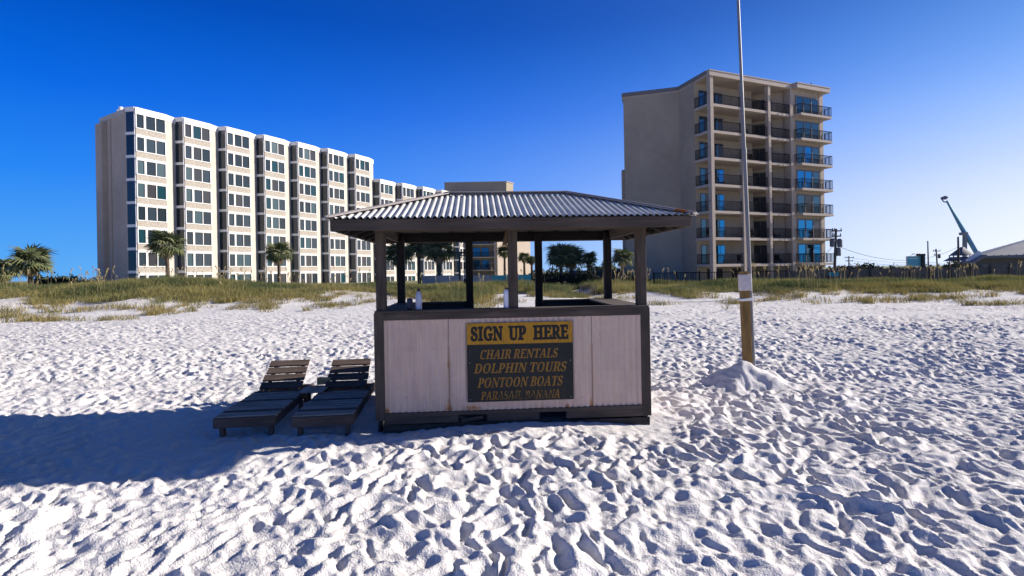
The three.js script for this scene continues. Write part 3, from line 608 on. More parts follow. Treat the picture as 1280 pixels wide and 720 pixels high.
{
  const O = [-46.05, 65.3], T = thing('hotel_building', 'long pale saw-toothed hotel on the left, its tall eight storey part with white framed windows', 'hotel', [O[0], 0, -O[1]]);
  obj('wall', prism(outline(7, 7.1), 0, 21.5), M.endWall, T);
  obj('roof', prism(outline(7, 7.0), 21.5, 22.1), M.stucco, T);
  hotelBays(T, 0, 7, 21.5, 8);
  // end wall: shallow pilaster, cap and roof hatch
  const E = [[-0.84 * 7.1, 0.545 * 7.1], [0, 0]];
  obj('pilaster', seg(E[0], E[1], 0.1, 1.9, 0, 21.3, -0.1, 0.6), M.endWall, T);
  obj('end_cap', seg(E[0], E[1], 0.0, 7.0, 21.6, 22.2, -0.3, 0.1), M.stucco, T);
  obj('downpipe', seg(E[0], E[1], 3.0, 3.14, 0, 21.6, 0, 0.14), M.endWall, T);
  obj('roof_vent', [rod([-1.7, 22, -1.6], [-1.7, 22.9, -1.6], 0.25, 0.25, 10), rod([-2.3, 22, -2.0], [-2.3, 22.7, -2.0], 0.18, 0.18, 10)], M.whiteTrim, T);
}
{
  const O = [-46.05 + 7 * BAY[0], 65.3 + 7 * BAY[1]], T = thing('hotel_wing', 'lower continuation of the saw-toothed hotel running behind the hut roof', 'hotel', [O[0], 0, -O[1]]);
  obj('wall', prism(outline(5, 11), 0, 18), M.endWall, T);
  obj('roof', prism(outline(5, 10.9), 18, 18.55), M.stucco, T);
  hotelBays(T, 20, 5, 18.0, 7);
}
// cross block at the far end of the hotel
{
  const T = thing('balcony_block', 'far tan hotel block with shaded balconies and sunlit side wall, under the hut roof', 'hotel', [-10.2, 0, -118]);
  const A = [0, 0], B = [7.1, 0.0], S = [7.1 + 0.56 * 13.5, 0.83 * 13.5];
  obj('wall', prism([[0, 2.2], [6.3, 2.2], [6.6, 0.2], [7.1, 0], S, [S[0] - 8, S[1] + 3], [-2, 12]], 0, 18.6), M.tanLight, T);
  for (let k = 0; k < 6; k++) {
    obj('balcony_slab', seg(A, B, -0.3, 6.6, 2.2 + k * 2.8, 2.45 + k * 2.8, -2.4, 0.1), M.slab, T);
    obj('railing', railing(A, B, 0, 6.5, 2.45 + k * 2.8, 0.0), M.rail, T);
    for (const [a, b] of [[1.6, 3.3], [3.5, 5.2]]) { const w = obj('window', seg(A, B, a, b, 2.5 + k * 2.8, 4.6 + k * 2.8, -2.3, -2.14), M.roofEdge, T); obj('pane', seg(A, B, a + 0.1, b - 0.1, 2.6 + k * 2.8, 4.5 + k * 2.8, -2.2, -2.1), M.mirrorDim, w); }
  }
  obj('roof', seg(A, B, -0.3, 6.9, 18.4, 19.0, -2.5, 0.3), M.slab, T);
  obj('column', seg(A, B, 6.4, 6.95, 0, 18.4, -0.5, 0.12), M.tanLight, T);
  const H = thing('roof_penthouse', 'flat grey-brown rooftop box showing above the ridge of the hut', 'penthouse', [-14.4, 0, -118.6]);
  obj('wall', prism([[0, 0], [13.5, 0], [13.5 + 0.56 * 2.7, 0.83 * 2.7], [1.5, 2.6]], 18.62, 21.5), M.tan, H);
  obj('coping', prism([[-0.1, -0.1], [13.6, -0.1], [13.6 + 0.56 * 2.9, 0.83 * 2.9], [1.4, 2.7]], 21.5, 21.66), M.slab, H);
}
function railing(A, B, s0, s1, y, o) {                             // slim bars under a hand rail
  const l = [seg(A, B, s0, s1, y + 1.02, y + 1.08, o - 0.05, o), seg(A, B, s0, s1, y + 0.08, y + 0.12, o - 0.04, o - 0.01)], n = Math.max(2, Math.round((s1 - s0) / 0.14));
  for (let i = 0; i <= n; i++) { const s = s0 + 0.02 + (s1 - s0 - 0.04) * i / n, w = i % 9 ? 0.017 : 0.028; l.push(seg(A, B, s - w, s + w, y + 0.12, y + 1.02, o - 0.03, o - 0.012)); }
  return merge(l);
}

// ---------------------------------------------------------------- the condominium on the right
{
  const C0 = [20.9, 56.6], u = [0.915, 0.403], v = [-0.403, 0.915];
  const T = thing('condominium', 'tan seven storey condominium with stacked balconies and a blank windowless side wall', 'apartment building', [C0[0], 0, -C0[1]]);
  const pt = (t, d) => [u[0] * t + v[0] * d, u[1] * t + v[1] * d], A = [0, 0], B = pt(10, 0);
  const P1 = [-1.55, 5.3], P0 = [-7.5, 7.2], F0 = 2.1, ST = 2.8, ROOF = 22.35;
  obj('wall', prism([pt(0, 2.3), pt(8.4, 2.3), pt(8.55, 4.0), pt(11.9, 0.9), pt(12.1, 0.0), pt(17.05, 0.0), pt(17.05, 13), pt(3, 18), P0, P1], 0, ROOF - 0.5), M.tan, T);
  obj('low_wing', prism([[-7.75, 7.6], [-6, 7.3], [-6, 10], [-7.3, 10]], 0, 13.6), M.tan, T);
  obj('roof', prism([pt(-0.15, -0.15), pt(12.0, -0.15), pt(12.05, -0.75), pt(17.45, -0.75), pt(17.45, 13.2), pt(3, 18.3), [P0[0] - 0.15, P0[1] + 0.1], [P1[0] - 0.1, P1[1] - 0.1]], ROOF - 0.5, ROOF), M.slab, T);
  obj('roof_edge', prism([pt(-0.2, -0.2), pt(11.95, -0.2), pt(12.0, -0.8), pt(17.5, -0.8), pt(17.5, 13.3), pt(3, 18.4), [P0[0] - 0.2, P0[1] + 0.1], [P1[0] - 0.15, P1[1] - 0.12]], ROOF, ROOF + 0.09), M.slab, T);
  obj('edge_flashing', [seg(P0, P1, -0.1, lenOf(P0, P1) + 0.05, ROOF - 0.28, ROOF + 0.12, 0.05, 0.2), seg(P1, pt(0, 0), 0, 5.2, ROOF - 0.26, ROOF + 0.115, 0.12, 0.24)], M.roofEdge, T);
  for (const [t, w] of [[0, 0.42], [4.4, 0.34], [8.3, 0.36]]) obj('column', seg(A, B, t, t + w, 0, ROOF - 0.5, -0.42, 0.06), M.tanLight, T);
  obj('wall_fin', seg(A, B, 11.75, 12.25, 0, ROOF - 0.5, -0.8, 0.05), M.tanLight, T);
  obj('corner_pier', seg(A, B, 16.5, 17.1, 0, ROOF - 0.5, -1.0, 0.07), M.tanLight, T);
  obj('roof_pipe', rod([pt(16.6, 1)[0], ROOF, -pt(16.6, 1)[1]], [pt(16.6, 1)[0], ROOF + 1.1, -pt(16.6, 1)[1]], 0.06), M.rail, T);
  const side0 = pt(0, 2.3), win = (name, geoF, geoP, mats) => { const w = obj(name, geoF, M.roofEdge, T); geoP.forEach((g, i) => obj('pane', g, mats[i % mats.length], w)); return w; };
  for (let k = 0; k < 7; k++) {
    const y = F0 + k * ST;
    obj('balcony_slab', prism([pt(-0.02, 0.02), pt(11.7, 0.02), pt(11.7, 1.05), pt(8.5, 3.9), pt(8.35, 2.35), pt(-0.02, 2.35)], y - 0.16, y + 0.12), M.slab, T);
    obj('balcony_slab', prism([pt(12.3, -1.0), pt(17.35, -1.0), pt(17.35, 0.05), pt(12.3, 0.05)], y - 0.15, y + 0.1), M.slab, T);
    obj('railing', railing(A, B, 0.44, 4.38, y + 0.12, -0.1), M.rail, T);
    obj('railing', railing(A, B, 4.76, 8.28, y + 0.12, -0.1), M.rail, T);
    obj('railing', railing(A, B, 8.68, 11.74, y + 0.12, -0.1), M.rail, T);
    obj('railing', railing(side0, A, 0.02, 2.2, y + 0.12, 0), M.rail, T);
    obj('railing', [railing(A, B, 12.4, 17.3, y + 0.1, 0.96), railing(pt(17.3, 0), pt(17.3, -10), 0.02, 0.96, y + 0.1, 0), railing(pt(12.35, -1), pt(12.35, 10), 0.02, 0.96, y + 0.1, 0)], M.rail, T);
    const lit = k < 2 ? [M.mirrorBlue] : k === 2 ? [M.mirrorDim, M.glassGrey] : k === 3 ? [M.mirrorBlue, M.mirrorBlue, M.mirrorDim] : k === 4 ? [M.mirrorDim, M.mirrorBlue] : [M.mirrorDim];
    for (const [a, b] of [[0.6, 2.0], [2.5, 4.0]]) win('sliding_door', seg(A, B, a, b, y + 0.13, y + 2.25, -2.4, -2.26), [seg(A, B, a + 0.08, (a + b) / 2 - 0.04, y + 0.2, y + 2.17, -2.3, -2.23), seg(A, B, (a + b) / 2 + 0.04, b - 0.08, y + 0.2, y + 2.17, -2.3, -2.23)], k < 4 && a > 2 ? [k === 0 ? M.mirrorBlue : M.mirrorDim, M.mirrorBlue] : [M.mirrorDim, M.glassDark]);
    { const a = pt(8.55, 4.0), b = pt(11.9, 0.9); win('recess_door', seg(a, b, 0.35, 3.3, y + 0.13, y + 2.3, -0.05, 0.06), [seg(a, b, 0.45, 1.85, y + 0.2, y + 2.2, 0, 0.09), seg(a, b, 1.92, 3.2, y + 0.2, y + 2.2, 0, 0.09)], [M.dark]); }
    const bw = [12.75, 14.05, 15.35, 16.6];
    win('bay_window', merge([seg(A, B, 12.6, 16.46, y + 2.2, y + 2.34, -0.05, 0.06), seg(A, B, 12.6, 16.46, y + 0.1, y + 0.18, -0.05, 0.06), ...[12.6, 13.85, 15.1, 16.32].map((s) => seg(A, B, s, s + 0.14, y + 0.18, y + 2.2, -0.05, 0.055))]), [0, 1, 2].map((i) => seg(A, B, 12.72 + i * 1.24, 13.94 + i * 1.24, y + 0.17, y + 2.21, -0.04, 0.02)), k === 0 ? [M.mirrorBlue, M.mirrorDim, M.mirrorBlue] : k === 1 ? [M.mirrorBlue, M.mirrorBlue, M.glassGrey] : lit);
  }
  for (const [a, b, o] of [[12.5, 14.4, 0], [14.6, 16.4, 0], [1.4, 3.6, -2.32], [4.9, 7.6, -2.32]]) obj('dark_opening_panel', seg(A, B, a, b, 0, 1.75, o - 0.02, o + 0.03), M.dark, T);  // flat dark panels on solid wall, painted shade of the parking openings
  // a few chairs left on the balconies
  let proto = null, i = 0;
  const seats = [[0, 5.3, 'second'], [0, 6.8, 'third'], [1, 6.4, 'a'], [1, 7.4, 'b'], [1, 0.9, 'c'], [3, 6.2, 'd'], [3, 2.6, 'e'], [4, 5.6, 'f'], [4, 7.2, 'g'], [5, 7.0, 'h'], [1, 10.6, 'i'], [0, 10.9, 'j']];
  const fl = ['lowest', 'second lowest', 'third', 'fourth', 'fifth', 'sixth', 'top'];
  for (const [k, t] of seats) {
    const q = pt(t, 1.2), pos = [C0[0] + q[0], F0 + k * ST + 0.12, -(C0[1] + q[1])];
    const label = `dark patio chair on the ${fl[k]} condominium balcony, ${['far left bay', 'left bay', 'left bay', 'left bay', 'left bay', 'middle bay', 'middle bay near the mast', 'middle bay near its right column', 'middle bay near its right column', 'right recess', 'right recess', 'right recess'][Math.floor(t)]}`;
    if (!proto) {
      proto = thing('patio_chair', label, 'chair', pos, 0.4, 'patio chairs on the condominium balconies');
      obj('seat', bx(-0.3, 0.3, 0.38, 0.44, -0.28, 0.3), M.rail, proto); obj('backrest', bar([0, 0.4, -0.26], [0, 1.0, -0.42], 0.56, 0.04), M.rail, proto);
      for (const s of [-1, 1]) for (const z of [-0.24, 0.26]) obj('leg', bx(s * 0.27 - 0.02, s * 0.27 + 0.02, 0, 0.38, z - 0.02, z + 0.02), M.rail, proto);
    } else dup(proto, 'patio_chair', label, pos, 0.4 + (i * 1.7) % 2.4);
    i++;
  }
}

// ---------------------------------------------------------------- palms
function frondGeo(len, fan, droop, s) {                           // fan leaf: stalk along +x, then a folded fan of narrow leaflets
  const pos = [], tri = (...p) => p.forEach((q) => pos.push(...q)), n = 15;
  const w = 0.018; tri([0, 0, -w], [len, 0, 0], [0, 0, w]); tri([0, -0.02, 0], [len, 0, 0], [0, 0.02, 0]);
  for (let i = 0; i < n; i++) {
    const a = (i / (n - 1) - 0.5) * 3.7, L = fan * (0.75 + 0.35 * Math.cos(a * 0.6)) * (0.85 + 0.3 * hash(i, s, 3)), da = 0.125;
    const c = Math.cos(a), q = Math.sin(a), at2 = (r, b, y) => [len + r * Math.cos(b), y, r * Math.sin(b)];
    const y1 = 0.05 * Math.cos(a) * fan, y2 = -droop * L * (0.5 + 0.7 * hash(i, s, 4)) ;
    const m1 = at2(L * 0.55, a - da, y1 - 0.03), m2 = at2(L * 0.55, a + da, y1 - 0.03), mid = at2(L * 0.55, a, y1), tip = at2(L, a + 0.05 * (hash(i, s, 5) - 0.5), y2), b0 = [len, 0, 0];
    tri(b0, m1, mid); tri(b0, mid, m2); tri(m1, tip, mid); tri(mid, tip, m2);
  }
  const g = new THREE.BufferGeometry(); g.setAttribute('position', new THREE.Float32BufferAttribute(pos, 3)); g.computeVertexNormals();
  g.setAttribute('uv', new THREE.Float32BufferAttribute(new Float32Array(pos.length / 3 * 2), 2));
  return g;
}
const fronds = [frondGeo(0.62, 0.92, 0.4, 1), frondGeo(0.72, 0.88, 0.6, 2), frondGeo(0.55, 0.95, 0.3, 3)];
const palmKinds = new Map();
function palm(label, [x, y, z], height, crown, lean, kind, mats) {
  const key = kind;
  if (palmKinds.has(key)) {
    const src = palmKinds.get(key), o = dup(src.o, 'palm_tree', label, [x, y, z], rr(0, 6.28));
    const f = height / src.height, g = crown / src.crown;
    o.children.forEach((ch) => { if (ch.name === 'crown') { ch.position.y *= f; ch.scale.setScalar(g); } else ch.scale.set(1, f, 1); });
    return o;
  }
  const T = thing('palm_tree', label, 'palm tree', [x, y, z], 0, 'palms behind the dune');
  palmKinds.set(key, { o: T, height, crown });
  const h = height - crown * 0.38, tr = new THREE.CylinderGeometry(0.15, 0.21, h, 12, 14); tr.translate(0, h / 2, 0);
  const p = tr.attributes.position;
  for (let i = 0; i < p.count; i++) { const t = p.getY(i) / h, b = 1 + 0.10 * noise(p.getY(i) * 5, Math.atan2(p.getZ(i), p.getX(i)) * 1.2, 7) + (t < 0.1 ? (0.1 - t) * 3 : 0); p.setX(i, p.getX(i) * b + lean * t * t); p.setZ(i, p.getZ(i) * b); }
  tr.computeVertexNormals();
  obj('trunk', tr, M.palmTrunk, T);
  const boots = []; for (let i = 0; i < 26; i++) { const a = i * 2.4, yy = -0.7 + 0.75 * i / 26; boots.push(bar([Math.cos(a) * 0.13, yy, Math.sin(a) * 0.13], [Math.cos(a) * 0.34, yy + 0.28, Math.sin(a) * 0.34], 0.09, 0.03)); }
  boots.push(new THREE.SphereGeometry(0.2, 10, 8).scale(1, 1.5, 1).toNonIndexed());
  const C = obj('crown', boots, M.palmTrunk, T, [lean, h, 0]);
  const N = 52;
  for (let i = 0; i < N; i++) {
    const t = i / N, dead = t > 0.80, el = dead ? rr(-1.3, -0.9) : 1.2 - 1.6 * Math.pow(t / 0.80, 0.8) + rr(-0.14, 0.14), az = i * 2.39996 + rr(-0.2, 0.2), s = crown / 3.3 * rr(0.88, 1.12) * (dead ? 0.62 : 1);
    const m = obj('frond', fronds[i % 3], dead ? M.frondDead : mats[i % mats.length], C);
    m.rotation.order = 'YZX'; m.rotation.set(rr(-0.5, 0.5), -az, el); m.scale.setScalar(s);
    m.position.set(Math.cos(az) * 0.1, 0.05 + 0.15 * Math.sin(el), Math.sin(az) * 0.1);
  }
  return T;
}
{
  const green = [M.frond, M.frondLight, M.frond], groundAt = (x, Z) => base(x, Z) - 0.1;
  const plant = (label, px, Z, topPy, crownPx, lean, kind) => { const t = at(px, topPy, Z), g = groundAt(t[0], Z); return palm(label, [t[0] - lean * 0.8, g, -Z], t[1] - g, crownPx * Z / FOCAL, lean, kind, green); };
  plant('tall-trunked palm at the far left edge, right of a bushier one', 39, 45, 311, 50, 0.15, 'a');
  plant('bushy dark palm cut by the left edge of the picture', 5, 48, 324, 42, 0.0, 'b');
  plant('palm in front of the second bay of the hotel', 208, 52, 291, 46, -0.1, 'c');
  plant('palm in front of the fourth bay of the hotel', 349, 66, 299, 36, 0.1, 'a');
  plant('shaded palm just right of the left front post of the hut', 500, 62, 300, 40, 0.2, 'b');
  plant('shaded palm with a dark crown in the left opening under the hut roof', 524, 66, 296, 38, 0.1, 'c');
  plant('dark palm with a bare trunk in the left opening under the hut roof', 548, 56, 294, 44, 0.0, 'a');
  plant('small palm against the sunlit far wall, left of the middle front post', 631, 80, 304, 22, 0.1, 'c');
  plant('leaning palm against the sunlit far wall, right of the middle front post', 657, 84, 309, 17, 0.3, 'a');
  plant('smaller leaning palm beside the leaning one, right of the middle front post', 663, 82, 312, 15, -0.2, 'b');
  plant('large round palm clump, left palm, in the right opening of the hut', 700, 60, 305, 40, -0.1, 'a');
  plant('large round palm clump, right palm, in the right opening of the hut', 714, 62, 306, 40, 0.1, 'b');
  plant('slender palm in the centre of the right opening of the hut', 735, 64, 315, 23, 0.0, 'c');
  plant('short distant palm near the right back post of the hut', 759, 80, 324, 17, 0.1, 'a');
  plant('dark palm against the blank wall of the condominium', 778, 54, 306, 30, 0.1, 'b');
}
// ---------------------------------------------------------------- leafy masses
function leafMass(n, sx, sy, sz, size, s) {                        // leaf-sized faces through an uneven volume
  const pos = [], nrm = new THREE.Vector3();
  for (let i = 0; i < n; i++) {
    const a = hash(i, s, 1) * 6.283, r = Math.sqrt(hash(i, s, 2)), y = hash(i, s, 3);
    const x0 = Math.cos(a) * r, z0 = Math.sin(a) * r, top = (0.62 + 0.38 * noise(x0 * 2.6 + s, z0 * 2.6, s)) * Math.sqrt(Math.max(0, 1 - 0.8 * r * r));
    const c = [x0 * sx, sy * top * Math.pow(y, 0.5), z0 * sz], L = size * (0.6 + 0.8 * hash(i, s, 4)), u = new THREE.Vector3(hash(i, s, 5) - 0.5, hash(i, s, 6) - 0.3, hash(i, s, 7) - 0.5).normalize(), w = new THREE.Vector3(hash(i, s, 8) - 0.5, hash(i, s, 9) - 0.5, hash(i, s, 10) - 0.5).cross(u).normalize().multiplyScalar(L * 0.3);
    u.multiplyScalar(L);
    pos.push(c[0] - w.x, c[1] - w.y, c[2] - w.z, c[0] + w.x, c[1] + w.y, c[2] + w.z, c[0] + u.x, c[1] + u.y, c[2] + u.z);
  }
  const g = new THREE.BufferGeometry(); g.setAttribute('position', new THREE.Float32BufferAttribute(pos, 3)); g.computeVertexNormals();
  g.setAttribute('uv', new THREE.Float32BufferAttribute(new Float32Array(pos.length / 3 * 2), 2));
  return g;
}
function shrub(name, label, category, px, Z, y0, sx, sy, sz, size, n, s, mat = M.leaf) {
  const p = at(px, 340, Z), T = thing(name, label, category, [p[0], y0, -Z]);
  obj('foliage', leafMass(n, sx, sy, sz, size, s), mat, T);
  const stems = []; for (let i = 0; i < 5; i++) stems.push(rod([sx * 0.3 * (hash(i, s, 20) - 0.5), -0.3, sz * 0.3 * (hash(i, s, 21) - 0.5)], [sx * 0.8 * (hash(i, s, 22) - 0.5), sy * 0.5, sz * 0.8 * (hash(i, s, 23) - 0.5)], 0.05, 0.025, 6));
  obj('stem', stems, M.pole, T);
  return T;
}
shrub('hedge', 'long dark hedge on the dune between the left palms and the hotel', 'hedge', 86, 50, 0.4, 3.1, 1.9, 1.4, 0.26, 3000, 31, M.leafDark).children[0].geometry = merge([-2.5, -1.2, 0.1, 1.4, 2.5].map((x, i) => leafMass(2400, 1.3, 2.0, 1.2, 0.2, 310 + i).translate(x, 0, 0)));
shrub('shrub', 'dense green shrub below the bushy palm at the left edge', 'shrub', 0, 50, 0.5, 1.6, 1.5, 1.2, 0.2, 2200, 32);
shrub('shrub', 'leafy shrub under the trunks of the left palms', 'shrub', 24, 50, 0.5, 1.2, 1.1, 1.0, 0.2, 1500, 33);
shrub('shrub', 'dark rounded bush at the head of the beach path seen through the hut', 'shrub', 738, 44, 0.5, 1.3, 1.75, 0.9, 0.15, 3600, 34, M.leafDark);
shrub('shrub', 'bright green bush under the wall of the condominium beside the right hut post', 'shrub', 793, 46, 0.4, 1.4, 1.5, 0.9, 0.16, 2000, 35);
shrub('shrub', 'green bush below the pavilion roof behind the right fence', 'shrub', 1192, 62, 0.2, 2.6, 2.5, 1.5, 0.25, 2600, 36);
shrub('shrub', 'low dark undergrowth round the foot of the palm clump', 'shrub', 690, 58, 0.4, 4.2, 1.6, 1.4, 0.22, 3600, 37, M.leafDark);
shrub('tree', 'distant rounded tree right of the palms under the hut roof', 'tree', 752, 110, 0, 5, 3.6, 3, 0.5, 2200, 38);
shrub('tree', 'tallest distant tree behind the fence, right of the utility pole', 'tree', 1072, 120, 0, 5.5, 2.9, 3, 0.4, 2600, 39, M.leafDark);
{ // far treeline: one mass
  const l = []; for (let i = 0; i < 26; i++) { const g = leafMass(420, 9, 3.6 + 1.6 * hash(i, 3, 3), 5, 0.9, 60 + i); g.translate(40 + i * 7.5, -1.9, -165 - 30 * hash(i, 4, 4)); l.push(g); }
  for (let i = 0; i < 10; i++) { const g = leafMass(420, 8, 4 + 2 * hash(i, 5, 3), 5, 0.9, 90 + i); g.translate(-150 + i * 9, -0.5, -170 - 20 * hash(i, 6, 4)); l.push(g); }
  for (let i = 0; i < 6; i++) { const g = leafMass(420, 8, 4 + 2 * hash(i, 7, 3), 5, 0.9, 120 + i); g.translate(10 + i * 7, -0.5, -170); l.push(g); }
  tag(obj('distant_trees', l, M.leaf), 'line of low dark trees along the horizon', null, null, 'stuff');
}
// ---------------------------------------------------------------- fences and street things behind the dune
{ // board fence, right
  const A = [22.6, 44.5], B = [47, 46], L = lenOf(A, B), T = thing('board_fence', 'weathered grey board fence with dark posts behind the dune grass on the right', 'fence', [A[0], 0.1, -A[1]]);
  const a = [0, 0], b = [B[0] - A[0], B[1] - A[1]], n = 14, w = L / n;
  for (let i = 0; i <= n; i++) obj('post', seg(a, b, i * w - 0.05, i * w + 0.05, -0.3, 1.62 + 0.08 * hash(i, 1, 1), -0.02, 0.1), M.pole, T);
  for (let i = 0; i < n; i++) {
    const l = [seg(a, b, i * w + 0.05, (i + 1) * w - 0.05, 0.35, 0.43, -0.1, -0.06), seg(a, b, i * w + 0.05, (i + 1) * w - 0.05, 1.15, 1.23, -0.1, -0.06)];
    for (let s = i * w + 0.07, j = 0; s < (i + 1) * w - 0.16; s += 0.15, j++) l.push(seg(a, b, s, s + 0.138, -0.2, 1.36 + 0.10 * hash(i, j, 2), -0.06 + 0.012 * hash(i, j, 3), -0.035 + 0.012 * hash(i, j, 3)));
    obj('fence_panel', l, M.fenceWood, T);
  }
}
{ // thin dark railing before the condominium
  const A = [11.2, 43], B = [22.5, 44.4], T = thing('rail_fence', 'thin dark bar fence along the dune in front of the condominium', 'fence', [A[0], 0.35, -A[1]]);
  const a = [0, 0], b = [B[0] - A[0], B[1] - A[1]], L = lenOf(a, b);
  for (let i = 0; i < 6; i++) { obj('fence_panel', railing(a, b, i * L / 6 + 0.03, (i + 1) * L / 6 - 0.03, 0.05, 0), M.rail, T); obj('post', seg(a, b, i * L / 6 - 0.03, i * L / 6 + 0.03, -0.4, 1.25, -0.06, 0.0), M.rail, T); }
}
{ // blue-grey privacy screen seen under the hut roof
  const A = [-8.6, 52], B = [1.9, 53.2], T = thing('privacy_screen', 'blue-grey fabric screen fence in front of the hotel, turning teal at its right end', 'fence', [A[0], 0.5, -A[1]]);
  const a = [0, 0], b = [B[0] - A[0], B[1] - A[1]], n = 8, w = lenOf(a, b) / n;
  for (let i = 0; i < n; i++) {
    const m = obj('fence_panel', seg(a, b, i * w + 0.04, (i + 1) * w - 0.04, 0, 0.95 + 0.08 * hash(i, 1, 7), -0.02, 0.01), i > 4 ? M.tealScreen : M.blueScreen, T);
    if (i === 5) tag(m, 'teal screen panel');
    obj('post', rod([b[0] / n * i, -0.3, -b[1] / n * i], [b[0] / n * i, 1.1, -b[1] / n * i], 0.03), M.galv, T);
  }
}
{ // post with a cross arm and a board at the path, dark boxes beside it
  const p = at(575, 350, 40), T = thing('shower_post', 'dark post with a crossbar beside the beach path seen through the hut', 'post', [p[0], 0.3, p[2]]);
  obj('post', bx(-0.07, 0.07, -0.2, 3.0, -0.07, 0.07), M.dark, T); obj('crossbar', bx(-0.42, 0.55, 2.86, 2.98, -0.05, 0.05), M.dark, T); obj('brace', bar([0.04, 2.5, 0], [0.4, 2.87, 0], 0.06, 0.06), M.dark, T);
  const q = at(585, 360, 36), N = thing('notice_stand', 'low dark notice stand left of the second back post of the hut', 'notice stand', [q[0], 0.1, q[2]]);
  obj('board', bx(-0.27, 0.27, 0.75, 1.25, -0.03, 0.03, 0.01), M.dark, N); for (const s of [-1, 1]) obj('leg', bx(s * 0.22 - 0.035, s * 0.22 + 0.035, -0.3, 0.75, -0.03, 0.03), M.dark, N);
  // short run of pale sand fence by the path
  const f = at(724, 360, 34), F = thing('picket_fence', 'short run of pale pickets beside the beach path seen through the hut', 'fence', [f[0], base(f[0], 34), f[2]]);
  for (let i = 0; i < 9; i++) obj('picket', bx(i * 0.13, i * 0.13 + 0.06, -0.1, 0.62 + 0.15 * hash(i, 2, 9), -0.012 - 0.01 * i, 0.012 - 0.01 * i), M.fenceWood, F);
  obj('wire', rod([0, 0.45, 0.016], [1.1, 0.45, -0.08], 0.01), M.galv, F);
  const w = at(748, 344, 75), R = thing('beach_house', 'low far house with a flat dark roof in the gap beside the condominium', 'house', [w[0], 0, w[2]]);
  obj('wall', bx(-4, 3.4, 0, 1.55, -2, 2), M.brick, R); obj('roof', bx(-4.4, 3.8, 1.56, 1.8, -2.4, 2.4), M.roofEdge, R); obj('window', bx(-2.2, -1, 0.6, 1.3, 1.95, 2.03), M.glassDark, R); obj('window', bx(0.4, 1.6, 0.6, 1.3, 1.95, 2.03), M.glassDark, R);
}
// utility poles and their wires
function utilityPole(label, px, topPy, Z, leanPx, arms, extra) {
  const t = at(px, topPy, Z), T = thing('utility_pole', label, 'utility pole', [t[0] - leanPx * Z / FOCAL, 0, -Z], 0, 'utility poles on the right');
  obj('pole', rod([0, 0, 0], [leanPx * Z / FOCAL, t[1], 0], 0.17, 0.12, 10), M.pole, T);
  const x = (y) => leanPx * Z / FOCAL * y / t[1];
  for (const [dy, half] of arms) obj('crossarm', bx(x(t[1] - dy) - half, x(t[1] - dy) + half, t[1] - dy - 0.07, t[1] - dy + 0.07, 0.1, 0.22), M.pole, T);
  for (const [dy, half] of arms) for (const s of [-0.9, 0.9, -0.45]) obj('insulator', rod([x(t[1] - dy) + s * half, t[1] - dy + 0.07, 0.16], [x(t[1] - dy) + s * half, t[1] - dy + 0.33, 0.16], 0.06, 0.04, 6), M.glassGrey, T);
  if (extra) for (const [dx, dy] of extra) {
    const c = new THREE.LatheGeometry([[0, 0], [0.24, 0], [0.27, 0.08], [0.27, 0.85], [0.2, 0.95], [0, 0.97]].map(([r, h]) => new THREE.Vector2(r, h)), 12); c.translate(x(t[1] - dy) + dx, t[1] - dy - 0.5, 0.1);
    obj('transformer', c, std({ color: new THREE.Color().setRGB(0.13, 0.13, 0.14), roughness: 0.5 }), T);
    obj('bracket', bar([x(t[1] - dy), t[1] - dy, 0], [x(t[1] - dy) + dx, t[1] - dy, 0.1], 0.07, 0.07), M.pole, T);
  }
  return t;
}
utilityPole('nearest utility pole with transformers beside the right edge of the condominium', 1045, 286, 62, 3.5, [[0.25, 0.55], [0.85, 0.5]], [[-0.42, 1.55], [0.42, 1.6], [0.3, 2.6]]);
utilityPole('small far utility pole just right of the one with transformers', 1061, 320, 130, 0.3, [[0.4, 1.1], [1.2, 0.9]]);
utilityPole('leaning far utility pole between the billboard and the pavilion', 1170, 311, 120, -1.5, [[0.5, 0.8], [1.4, 0.7]], [[0.5, 1.6]]);
utilityPole('thick bare utility pole standing before the pavilion', 1197.5, 296, 80, -0.2, []);
function wire(label, a, b, sag) {
  const A = new THREE.Vector3(...a), B = new THREE.Vector3(...b), pts = [];
  for (let i = 0; i <= 16; i++) { const t = i / 16, p = A.clone().lerp(B, t); p.y -= sag * 4 * t * (1 - t); pts.push(p); }
  tag(obj('power_line', new THREE.TubeGeometry(new THREE.CatmullRomCurve3(pts), 48, 0.024, 5), M.wire), label, 'wire');
}
wire('long sagging wire from the transformer pole to the thick bare pole', at(1048, 308, 62), at(1197, 309, 80), 1.75);
wire('wire running left from the transformer pole behind the condominium', at(1043, 306, 62), at(1020, 324, 70), 0.2);
wire('upper of two faint wires between the far utility poles', at(1061, 322, 130), at(1170, 328, 120), 0.5);
wire('lower of two faint wires between the far utility poles', at(1061, 325, 130), at(1170, 334, 120), 0.4);
